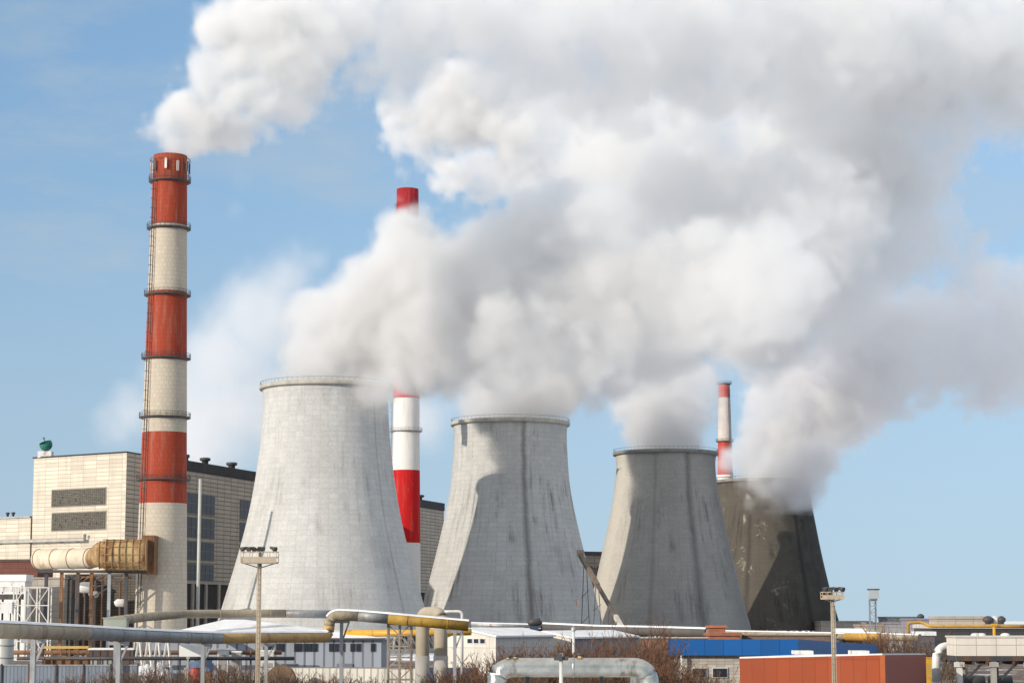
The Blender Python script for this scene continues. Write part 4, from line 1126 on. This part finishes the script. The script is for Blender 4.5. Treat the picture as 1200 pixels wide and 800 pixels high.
# yellow pipe portal
ypp = bend([P(1064, 752, 440), P(1064, 729.5, 440), P(1080, 728.5, 440), P(1089, 733, 438), P(1150, 733, 434), P(1205, 733.5, 430)], 5, .6); ypp[0].z = 0
pipe('pipe_portal', (P(1064, 740, 440).x, 440, 0), 'yellow gas pipe portal in front of the lilac-grey hall', [(ypp, .33, plain('faded ochre yellow', (.42, .24, .035), .6, 0, .3, .5, rust=.4), 'pipe')], snow=False)
q = P(1165, 738, 428)
r = thing('yellow_post', (q.x, 428, 0), 'yellow post with cap before the long dark depot', 'post')
MB().tube([(q.x, 428, 0), (q.x, 428, q.z + 1)], .3, 10).build('post', YELLOW, r)
MB().box((q.x, 428, q.z + 1.1), (1.1, .8, .4)).build('cap', YELLOW, r)

# ------------------------------------------------------------------ yard at the lower left
f0, f1 = XY(-60, 262), XY(163, 262)
fz = ZY(779.5, 262)
fe = thing('fence', (0.5 * (f0.x + f1.x), 262, 0), 'blue-grey sheet metal fence along the lower left edge', 'fence')
mb = MB(); L = (f1 - f0).length
mb.prism([f0, f1, f1 + Vector((0, .12)), f0 + Vector((0, .12))], 0, fz)
mb.build('sheet_panel', panels('fence sheet', (.20, .235, .285), .45, 30, .06, (.12, .14, .17), .12, .6, (.13, .10, .08)), fe)
MB().bar((f0.x, 262, fz + .06), (f1.x, 262, fz + .06), .14).build('rail', STEEL, fe)
for i in range(8):
    x = f0.x + (f1.x - f0.x) * i / 7
    MB().bar((x, 261.9, 0), (x, 261.9, fz + .25), .16).build('post', DARKST, fe)
q = P(5, 760, 285)
tk = thing('storage_tank', (q.x, 285, 0), 'grey upright storage tank at the left edge behind the metal fence', 'tank')
zt1 = ZY(744, 285)
MB().lathe([(1.25, 0), (1.25, zt1 - .5), (1.1, zt1 - .2), (.6, zt1), (0, zt1 + .05)], (q.x, 285), 28).build('shell', plain('tank paint', (.46, .46, .44), .5, .1, .2, .6), tk)
for z in (.8, 2.4, 4.0, 5.6): MB().lathe([(1.26, z), (1.34, z + .03), (1.34, z + .13), (1.26, z + .16)], (q.x, 285), 28).build('hoop', STEEL, tk)
# timber stack, trestles, container, barrel
q0, q1 = P(50, 758, 288), P(104, 758, 288)
ts = thing('pallet_rack', ((q0.x + q1.x) / 2, 288, 0), 'low rack of rusty parts topped by a yellow beam, behind the metal fence', 'rack')
MB().bar(q0, q1, .4, .35).build('yellow_beam', plain('dull yellow beam', (.55, .38, .12), .7), ts)
for i in range(6):
    x = q0.x + (q1.x - q0.x) * (i + .1) / 5.3
    MB().bar((x, 288, 0), (x, 288, q0.z), .2).build('post', RUSTY, ts)
for i in range(9):
    x = q0.x + (q1.x - q0.x) * rnd.uniform(.03, .95); z = rnd.choice((1.4, 2.6, 3.8)); w = rnd.uniform(.8, 1.6)
    MB().box((x, 289 + rnd.random() * .6, z), (w, 1, rnd.uniform(.7, 1.0)), rnd.uniform(-.2, .2)).build('stored_part', rnd.choice((RUSTY, TANPIPE, CONC, plain('ochre sheet', (.32, .2, .08), .8))), ts)
mb = MB()
for z in (.95, 2.15, 3.35): mb.bar((q0.x, 288.4, z), (q1.x, 288.4, z), .2, 1.3)
mb.build('shelf', RUSTY, ts)
for (px0, px1, py, D, col, lb_) in ((106, 158, 761, 292, (.10, .07, .06), 'dark brown bin with snow on its lid, right of the yellow beam'), (108, 142, 772, 282, (.34, .33, .30), 'grey concrete bin in front of the dark brown bin')):
    a, b = P(px0, py, D), P(px1, py, D)
    r = thing('storage_bin', ((a.x + b.x) / 2, D, 0), lb_, 'bin')
    MB().box(((a.x + b.x) / 2, D, a.z / 2), (b.x - a.x, 2.4, a.z)).build('body', plain('bin %d' % px0, col, .85), r)
    MB().box(((a.x + b.x) / 2, D, a.z + .14), (b.x - a.x + .2, 2.6, .26)).build('snow_cap', SNOW, r)
    mb = MB()
    for i in range(6): mb.box((a.x + (b.x - a.x) * (i + .5) / 6, D - 1.23, a.z / 2), (.12, .1, a.z))
    mb.build('rib', DARKST, r)
for i, (px, lb_) in enumerate(((163, 'leftmost of the four white splayed trestles'), (174, 'second white splayed trestle from the left'), (185, 'third white splayed trestle from the left'), (196, 'rightmost of the four white splayed trestles, next to the white container'))):
    D = 284 - (i % 2) * 2; x = P(px, 760, D).x; z = ZY(753, D)
    r = thing('trestle', (x, D, 0), lb_, 'trestle', 'white splayed trestles')
    for sx in (-1, 1):
        for sy in (-.6, .6): MB().bar((x + sx * .85, D + sy, 0), (x + sx * .12, D + sy * .3, z), .2).build('leg', WHITEST, r)
    MB().box((x, D, z + .08), (.7, .6, .16)).bar((x - .45, D, z * .5), (x + .45, D, z * .5), .15).build('head', WHITEST, r)
a, b = P(158, 780, 283), P(208, 780, 283)
sb = thing('snow_bank', ((a.x + b.x) / 2, 280, 0), 'white snow bank piled before the splayed trestles', 'snow')
mb = MB(); nx, ny = 26, 8; base = len(mb.v); zz = ZY(771, 281)
for j in range(ny + 1):
    for i in range(nx + 1):
        u, v = i / nx, j / ny
        hgt = zz * (math.sin(math.pi * v) ** .6) * (min(1, 5 * u, 5 * (1 - u))) * (.8 + .35 * mnoise.noise(Vector((u * 7, v * 3, 2))))
        mb.v.append(Vector((a.x + (b.x - a.x) * u, 278 + 6 * v, max(hgt, -.02))))
for j in range(ny):
    for i in range(nx):
        k = base + j * (nx + 1) + i
        mb.f.append([k, k + 1, k + nx + 2, k + nx + 1]); mb.uv.append(None); mb.sm.append(True)
put(mb.build('snow_bank', SNOW, sb))
a, b = P(210, 755, 278), P(239, 755, 278)
ct = thing('site_container', ((a.x + b.x) / 2, 278, 0), 'white steel site container under the heating main', 'container')
z0_, z1_ = ZY(771, 278), a.z
MB().box(((a.x + b.x) / 2, 279.5, (z0_ + z1_) / 2), (b.x - a.x, 3, z1_ - z0_)).build('body', plain('container white', (.72, .71, .68), .5, 0, .08, .6), ct)
mb = MB()
for i in range(4): x = a.x + (b.x - a.x) * (i + .1) / 3.2; mb.bar((x, 278.4, 0), (x, 278.4, z0_), .2)
mb.bar((a.x, 278.3, z0_ - .1), (b.x, 278.3, z0_ - .1), .2); mb.build('frame', DARKST, ct)
q = P(229, 789, 262)
br_ = thing('barrel', (q.x, 262, 0), 'red steel barrel standing under the white site container', 'barrel')
MB().lathe([(0, 0), (.6, 0), (.6, 3.2), (.55, 3.3), (0, 3.3)], (q.x, 262), 20, 0).build('drum', plain('red barrel', (.42, .06, .05), .6), br_)
for z in (.1, 1.1, 2.2, 3.15): MB().lathe([(.6, z), (.66, z + .03), (.66, z + .1), (.6, z + .13)], (q.x, 262), 20).build('hoop', plain('red hoop', (.3, .05, .045), .6), br_)
q0, q1 = P(219, 772, 270), P(247, 772, 270)
bc = thing('tarpaulin_crate', ((q0.x + q1.x) / 2, 270, 0), 'crate under a blue tarpaulin beside the red barrel', 'crate')
MB().box(((q0.x + q1.x) / 2, 271, 1.4), (q1.x - q0.x, 2, 2.8)).build('crate', RUSTY, bc)
mb = MB().box(((q0.x + q1.x) / 2, 271, 3.1), (q1.x - q0.x + .2, 2.2, 1.0)); mb.bar((q0.x, 271, 3.55), (q1.x, 271, 3.75), .5); mb.build('tarpaulin', plain('blue tarpaulin', (.12, .19, .30), .6, 0, .25, 1.2), bc)
for i, (px, py, lb_) in enumerate(((219.5, 770, 'taller of two pale stakes under the heating main'), (217, 783, 'shorter of two pale stakes under the heating main'))):
    q = P(px, py, 258); r = thing('stake', (q.x, 258, 0), lb_, 'stake')
    MB().bar((q.x, 258, 0), (q.x + .08, 258, q.z), .2).build('post', plain('pale timber', (.45, .38, .28), .85), r)
    MB().box((q.x + .08, 258, q.z), (.4, .3, .25)).build('head', CONC, r)
for i, (px0, px1, py, D, r_, lb_) in enumerate(((-30, 330, 764, 296, .3, 'upper of two thin dark pipes low behind the metal fence'), (20, 345, 771, 274, .24, 'lower of two thin dark pipes low behind the metal fence'))):
    a, b = P(px0, py, D), P(px1, py, D)
    r = pipe('low_pipe', ((a.x + b.x) / 2, D, 0), lb_, [([a, a.lerp(b, .4), b], r_, (RUSTY, DARKST)[i], 'pipe')], 'low pipes behind the metal fence', snow=False)
    for t in (.1, .3, .5, .7, .9): q = a.lerp(b, t); MB().bar((q.x, D, 0), (q.x, D, q.z), .25).build('support', DARKST, r)
q = P(330, 777, 262)
r = thing('cable_drum', (q.x, 262, 0), 'brown wooden cable drum lying right of the tan mast base', 'drum')
for dy in (-.7, .7): MB().tube([(q.x, 262 + dy - .08, 1.9), (q.x, 262 + dy + .08, 1.9)], 1.7, 24).build('flange', plain('drum timber', (.2, .13, .08), .9, 0, .4, 1.), r)
MB().tube([(q.x, 261.4, 1.9), (q.x, 262.6, 1.9)], 1.0, 20).build('coil', BLACKROOF, r)
# white sheds and bins between the workshop and the mast
for i, (px0, px1, py, D, lb_) in enumerate(((255, 268, 761, 290, 'white cabinet with snowy top left of the tan mast base'), (272, 283, 764, 289, 'small grey cabinet right of the white cabinet'), (304, 321, 763, 292, 'pale crate with snowy lid right of the tan mast'), (306, 322, 772, 288, 'lower pale crate in front of the snowy-lidded one'))):
    a, b = P(px0, py, D), P(px1, py, D)
    r = thing('cabinet', ((a.x + b.x) / 2, D, 0), lb_, 'cabinet')
    MB().box(((a.x + b.x) / 2, D, a.z / 2), (b.x - a.x, 1.2, a.z)).build('body', (WHITEST, CONC, SCAF, SCAF)[i], r)
    MB().box(((a.x + b.x) / 2, D, a.z + .1), (b.x - a.x + .15, 1.35, .2)).build('snow_cap', SNOW, r)
    MB().box(((a.x + b.x) / 2, D - .63, a.z / 2), ((b.x - a.x) * .7, .06, a.z * .75)).build('door', plain('cabinet door', (.3, .3, .29), .6), r)

# ------------------------------------------------------------------ leafless shrubs
TWIG = [plain('red brown twigs', (.17, .085, .05), .9, 0, .35, .8, streak=False), plain('grey brown twigs', (.15, .105, .075), .9, 0, .35, .8, streak=False), plain('dark twigs', (.09, .055, .04), .9, 0, .3, .8, streak=False)]
def twig_mesh(seed, h, w, n, mat, tree=False):
    r = random.Random(seed); mb = MB()
    def tri(a, b, wd):
        d = (b - a).normalized(); s = d.cross(Vector((r.uniform(-1, 1), r.uniform(-1, 1), .1))).normalized() * wd; t = d.cross(s).normalized() * wd
        mb.face([a + s, a - s * .5 + t * .8, b]); mb.face([a - s * .5 + t * .8, a - s * .5 - t * .8, b]); mb.face([a - s * .5 - t * .8, a + s, b])
    def grow(p, d, L, wd, lev):
        q = p + d * L; tri(p, q, wd)
        if lev == 0: return
        for k in range(3 if lev > 1 else 4):
            t = r.uniform(.3, .98); e = Vector((r.gauss(0, .5), r.gauss(0, .5), r.uniform(.0, .6)))
            grow(p + d * L * t, (d + e).normalized(), L * r.uniform(.32, .58), wd * .62, lev - 1)
    for i in range(n):
        a = r.uniform(0, 6.283); q = math.sqrt(r.random()) * w * (.25 if tree else .42)
        d = Vector((math.cos(a) * q * 1.3 / w + r.gauss(0, .16), math.sin(a) * q * 1.3 / w + r.gauss(0, .16), 1)).normalized()
        grow(Vector((math.cos(a) * q, math.sin(a) * q, 0)), d, h * r.uniform(.45, .8) * (1 - .35 * q / w), .075 * (1.15 if tree else 1), 3)
    return mb.build('shrub', mat)
protos = [twig_mesh(1, 4.2, 5.5, 46, TWIG[0]), twig_mesh(2, 3.6, 5.5, 48, TWIG[1]), twig_mesh(3, 5.0, 5.0, 40, TWIG[0]), twig_mesh(4, 7.8, 6.5, 52, TWIG[0], True), twig_mesh(5, 7.0, 6.0, 48, TWIG[1], True)]
used = set()
shr = [  # px, depth, prototype, scale, where it stands
    (158, 252, 1, .95, 'at the right end of the blue-grey metal fence'), (176, 250, 0, .85, 'before the snow bank and splayed trestles'), (196, 249, 1, .9, 'left of the two pale stakes'), (140, 256, 2, .6, 'against the blue-grey metal fence near its right end'), (72, 256, 1, .62, 'against the middle of the blue-grey metal fence'), (104, 256, 0, .66, 'against the fence below the rusty rack'), (30, 256, 1, .55, 'against the metal fence below the grey tank'),
    (252, 252, 0, .92, 'right of the blue tarpaulin'), (270, 250, 1, .95, 'left of the base of the tan mast'), (288, 252, 0, .9, 'touching the left side of the tan mast base'), (318, 250, 1, .95, 'right of the tan mast base'), (340, 250, 0, .72, 'before the left end of the streaky white shed front'), (364, 249, 1, .75, 'before the left half of the streaky white shed front'), (390, 249, 0, .7, 'before the middle of the streaky white shed front'), (416, 248, 1, .66, 'before the streaky white shed front, below the stepped elbow'), (446, 248, 0, .6, 'before the right half of the streaky white shed front'),
    (520, 244, 0, .78, 'in front of the blue-shaded shed side'), (538, 243, 2, .72, 'at the right end of the blue-shaded shed side'), (554, 240, 0, 1.0, 'left of the silver pipe arch'), (568, 248, 1, 1.25, 'behind the left elbow of the silver pipe arch'), (590, 262, 0, 1.3, 'behind the left shoulder of the silver pipe arch'), (618, 268, 2, 1.15, 'before the left half of the white garage'), (640, 266, 0, 1.35, 'before the middle of the white garage'), (662, 268, 1, 1.35, 'before the right corner of the white garage'), (684, 266, 0, 1.45, 'before the dark side of the white garage'),
    (706, 262, 2, 1.3, 'just left of the bare thicket'), (722, 258, 3, .82, 'leftmost in the bare thicket'), (740, 262, 4, 1.0, 'in the left half of the bare thicket'), (752, 256, 3, 1.06, 'tallest in the middle of the bare thicket'), (768, 262, 4, 1.02, 'in the right half of the bare thicket'), (784, 254, 3, .72, 'rightmost in the bare thicket, touching the blue fascia'),
    (772, 236, 0, 1.1, 'at the right elbow of the silver pipe arch'), (796, 240, 1, 1.0, 'before the left end of the pale brick wall'), (818, 240, 0, .9, 'before the left half of the pale brick wall'), (842, 238, 1, .72, 'before the middle of the pale brick wall'), (740, 240, 0, 1.2, 'below the bare thicket, under the silver pipe'), (712, 240, 1, 1.1, 'under the right half of the silver pipe'), (680, 238, 0, 1.0, 'under the middle of the silver pipe'), (640, 236, 1, .95, 'under the left half of the silver pipe'), (612, 236, 0, .95, 'under the left shoulder of the silver pipe'),
    (1034, 340, 4, .95, 'behind the right end of the blue fascia building'), (1050, 336, 0, 1.7, 'behind the roof of the shaded orange shed side'), (1066, 334, 4, .9, 'behind the right part of the shaded orange shed side'), (1082, 330, 1, 1.8, 'left of the white pipe bend'), (1108, 300, 1, 1.0, 'inside the white pipe bend')]
for px, D, k, s_, where in shr:
    o = protos[k] if k not in used else protos[k].copy()
    if k in used: COL.objects.link(o)
    used.add(k)
    o.location = (P(px, 780, D).x, D, 0); s_ *= 1.18 if k < 3 else 1.05; o.scale = (s_, s_, s_); o.rotation_euler = (0, 0, rnd.uniform(0, 6.28))
    put(o, ('tall ' if k > 2 else '') + 'leafless brown shrub ' + where, 'shrub', 'leafless brown shrubs')

# ------------------------------------------------------------------ steam
def steam_mat(name, dens, color):
    m = bpy.data.materials.new(name); m.use_nodes = True; nt = m.node_tree; nt.nodes.clear()
    o = nt.nodes.new('ShaderNodeOutputMaterial'); p = nt.nodes.new('ShaderNodeVolumePrincipled')
    p.inputs['Color'].default_value = (*color, 1); p.inputs['Density'].default_value = dens; p.inputs['Anisotropy'].default_value = .3
    nt.links.new(p.outputs[0], o.inputs['Volume'])
    return m

def steam(label, blobs, dens, vox, amp=1., seed=0, soft=9., lump=24., color=(.938, .934, .934), power=1.3, blend=8., clip=None, wisp=0., bias=0., near=None, dens2=(1.7, .75), puff=.42):
    """a plume: a smooth union of billows, broken up by turbulence, as a fog volume"""
    m = steam_mat('steam', dens, color)
    vol = bpy.data.volumes.new('steam'); ob = bpy.data.objects.new('steam', vol); COL.objects.link(ob); vol.materials.append(m)
    put(ob, label, 'steam', None, 'stuff')
    g = bpy.data.node_groups.new('steam_field', 'GeometryNodeTree')
    g.interface.new_socket('Geometry', in_out='INPUT', socket_type='NodeSocketGeometry')
    g.interface.new_socket('Geometry', in_out='OUTPUT', socket_type='NodeSocketGeometry')
    N = g.nodes.new; L = g.links.new
    out = N('NodeGroupOutput'); vc = N('GeometryNodeVolumeCube'); sm = N('GeometryNodeSetMaterial'); sm.inputs['Material'].default_value = m
    L(vc.outputs[0], sm.inputs[0]); L(sm.outputs[0], out.inputs[0])
    pos = N('GeometryNodeInputPosition').outputs[0]
    jr = random.Random(seed + 90)
    W = []
    for i, b in enumerate(blobs):
        r = b[2] * b[3] / F
        W.append((P(b[0], b[1], b[3]) + Vector((0, jr.uniform(-.5, .5) * r * (i > 3), 0)), r))
        if r > 12 and i > 2:      # side billows break up the smooth outline
            for k in range(3):
                a = Vector((jr.gauss(0, 1), jr.gauss(0, 1), jr.gauss(0, 1))).normalized()
                W.append((W[-1 - k][0] + a * r * .72, r * jr.uniform(.35, .6)))
    pad = 7
    lo = [min(c[i] - r for c, r in W) - pad for i in range(3)]; hi = [max(c[i] + r for c, r in W) + pad for i in range(3)]
    if clip: lo[2] = max(lo[2], clip)
    vc.inputs['Min'].default_value = lo; vc.inputs['Max'].default_value = hi
    for i, a in enumerate('XYZ'): vc.inputs['Resolution ' + a].default_value = max(8, int((hi[i] - lo[i]) / vox))
    def mt(op, a, b=None, c=None, clamp=False):
        n = N('ShaderNodeMath'); n.operation = op; n.use_clamp = clamp
        for i, v in enumerate((a, b, c)):
            if v is None: continue
            if isinstance(v, (int, float)): n.inputs[i].default_value = v
            else: L(v, n.inputs[i])
        return n.outputs[0]
    def noise(scale, detail, rough=.55, off=0, dist=0.):
        a = N('ShaderNodeVectorMath'); a.operation = 'ADD'; L(pos, a.inputs[0]); a.inputs[1].default_value = (seed * 37 + off, seed * 11, seed * 5 + off)
        n = N('ShaderNodeTexNoise'); n.inputs['Scale'].default_value = scale; n.inputs['Detail'].default_value = detail; n.inputs['Roughness'].default_value = rough; n.inputs['Distortion'].default_value = dist
        L(a.outputs[0], n.inputs['Vector']); return n.outputs[0]
    cur = None
    for c, r in W:
        d = N('ShaderNodeVectorMath'); d.operation = 'DISTANCE'; L(pos, d.inputs[0]); d.inputs[1].default_value = c
        s = mt('SUBTRACT', d.outputs['Value'], r)
        cur = s if cur is None else mt('SMOOTH_MIN', cur, s, blend)
    age = 1.
    if near:
        sx = N('ShaderNodeSeparateXYZ'); L(pos, sx.inputs[0]); mr = N('ShaderNodeMapRange'); L(sx.outputs[0], mr.inputs[0])
        mr.inputs[1].default_value = P(near[0], 400, blobs[0][3]).x; mr.inputs[2].default_value = P(near[1], 400, blobs[0][3]).x
        age = mr.outputs[0]
        ampf = mt('MULTIPLY_ADD', age, .6, .4); thick = mt('MULTIPLY_ADD', age, dens2[1] - dens2[0], dens2[0])
    n1 = mt('SUBTRACT', noise(1 / lump, 8, .62), .5)
    if near: n1 = mt('MULTIPLY', n1, ampf)
    d1 = mt('MULTIPLY_ADD', n1, -30 * amp, cur)
    n2 = mt('SUBTRACT', noise(1 / (lump * .3), 6, .7, 20, .3), .5)
    wv = N('ShaderNodeTexNoise'); wv.inputs['Scale'].default_value = 1 / (lump * .45); wv.inputs['Detail'].default_value = 3; L(pos, wv.inputs['Vector'])
    wa = N('ShaderNodeVectorMath'); wa.operation = 'SCALE'; L(wv.outputs['Color'], wa.inputs[0]); wa.inputs['Scale'].default_value = lump * .3
    wb = N('ShaderNodeVectorMath'); wb.operation = 'ADD'; L(pos, wb.inputs[0]); L(wa.outputs[0], wb.inputs[1])
    vo = N('ShaderNodeTexVoronoi'); vo.feature = 'F1'; vo.inputs['Scale'].default_value = 1 / (lump * puff); vo.inputs['Detail'].default_value = 1; vo.inputs['Roughness'].default_value = .6;
    L(wb.outputs[0], vo.inputs['Vector'])
    n3 = mt('SUBTRACT', vo.outputs['Distance'], .55)
    n2 = mt('MULTIPLY_ADD', n3, -.62, n2)
    if near: n2 = mt('MULTIPLY', n2, mt('MULTIPLY_ADD', age, .45, .55))
    d1 = mt('MULTIPLY_ADD', n2, -17 * amp, d1)
    den = mt('MULTIPLY_ADD', d1, -1 / soft, bias, clamp=True)
    den = mt('POWER', den, power)
    if wisp:      # thick and thin patches inside the cloud
        mr = N('ShaderNodeMapRange'); L(noise(1 / (lump * .9), 6, .62, 50, .4), mr.inputs[0])
        for q, v in enumerate((.36, .64, 1 - wisp, 1 + wisp * .5)): mr.inputs[q + 1].default_value = v
        den = mt('MULTIPLY', den, mr.outputs[0])
    if near: den = mt('MULTIPLY', den, thick)
    L(den, vc.inputs['Density'])
    md = ob.modifiers.new('steam', 'NODES'); md.node_group = g
    return ob

# billows as (column, row, radius in photograph pixels, distance in metres)
steam('white steam trailing right from the top of the red and cream brick chimney', [
    (204, 177, 15, 525), (186, 150, 22, 526), (210, 124, 34, 527), (226, 150, 36, 528), (264, 138, 44, 530), (246, 82, 42, 531), (302, 100, 62, 535), (264, 38, 46, 536),
    (332, 40, 75, 540), (354, 95, 48, 544), (425, 2, 75, 550), (428, 76, 44, 555), (500, 35, 85, 570), (478, 100, 46, 575), (600, 50, 95, 590), (712, 45, 105, 610), (830, 50, 112, 635), (955, 60, 115, 660), (1075, 50, 110, 680), (1195, 50, 95, 700)],
    .2, 1.15, .9, 0, 2.4, bias=.05, wisp=.6, near=(200, 460), dens2=(1.8, .42), puff=.36, color=(.974, .972, .972))
steam('steam cloud rolling right from the whitewashed tower in full sun', [
    (378, 452, 66, 607), (436, 455, 36, 590), (368, 414, 44, 611), (367, 372, 42, 617), (415, 385, 68, 606), (460, 335, 72, 602), (482, 288, 50, 598), (425, 392, 54, 627), (466, 410, 44, 638), (470, 270, 34, 602), (473, 266, 28, 645), (474, 300, 42, 650), (520, 385, 90, 596), (570, 335, 85, 594), (622, 290, 74, 592), (657, 230, 44, 590),
    (600, 400, 68, 592), (700, 335, 108, 590), (700, 262, 66, 590), (812, 330, 95, 584), (690, 415, 58, 590), (900, 335, 85, 578)],
    .12, 1.1, .78, 1, 3.2, bias=.08, wisp=.4, color=(.974, .972, .973), near=(400, 700), dens2=(1.9, .9))
steam('steam cloud rising from the pale grey half-shaded tower', [
    (597, 484, 54, 686), (583, 462, 52, 692), (576, 415, 44, 693), (630, 440, 58, 702), (645, 448, 56, 684), (712, 405, 80, 676), (790, 355, 88, 665), (862, 300, 100, 655), (790, 248, 75, 662), (945, 262, 88, 645)],
    .14, 1.35, .9, 2, 3, bias=.05, wisp=.65, color=(.974, .972, .974), near=(600, 800), dens2=(1.5, .65))
steam('steam cloud rising from the grey stained tower', [
    (779, 516, 48, 760), (782, 490, 52, 758), (800, 450, 52, 752), (748, 470, 42, 758), (768, 452, 46, 756), (818, 486, 34, 752), (885, 385, 78, 742), (960, 335, 100, 730), (1050, 270, 85, 718), (1140, 320, 52, 705), (1000, 225, 80, 720)],
    .12, 1.5, .95, 3, 4, bias=.05, wisp=.75, color=(.972, .969, .973), near=(780, 960))
steam('grey steam spilling over the rim of the blackened tower', [
    (900, 578, 44, 838), (920, 568, 44, 822), (886, 566, 32, 824), (862, 540, 26, 880), (938, 572, 30, 824), (912, 548, 50, 834), (890, 522, 34, 836), (905, 474, 46, 828), (938, 512, 62, 830), (978, 460, 76, 824), (1030, 415, 80, 815), (1095, 395, 80, 805), (1160, 430, 70, 796), (1215, 405, 78, 788), (1180, 345, 56, 790)],
    .12, 1.5, 1., 4, 4.5, bias=.05, wisp=.75, color=(.964, .96, .968), near=(900, 1080), dens2=(1.9, .8))
steam('bright puff and drifting steam from the glossy red and white chimney', [
    (474, 196, 13, 760), (464, 158, 24, 759), (470, 130, 26, 758), (500, 165, 40, 757), (540, 120, 66, 752), (640, 150, 88, 744), (740, 185, 100, 734), (860, 190, 112, 722), (980, 170, 112, 708), (1080, 150, 88, 698), (1180, 100, 80, 688), (530, 205, 34, 800), (575, 200, 40, 800)],
    .14, 1.35, .95, 5, 3, bias=.05, wisp=.75, near=(470, 640), dens2=(2.2, .55), color=(.974, .972, .973))
steam('thin pale steam drifting low behind the red and cream brick chimney', [
    (140, 500, 38, 1000), (150, 485, 48, 1000), (205, 455, 55, 1000), (260, 420, 70, 1000), (315, 375, 75, 1000), (340, 330, 50, 1000), (250, 500, 70, 1000), (310, 470, 70, 1000), (220, 530, 60, 1000), (500, 500, 50, 1000), (560, 450, 60, 1000), (283, 215, 20, 1000), (284, 245, 16, 1000)],
    .042, 2.4, .8, 6, 16, bias=.1, lump=40)
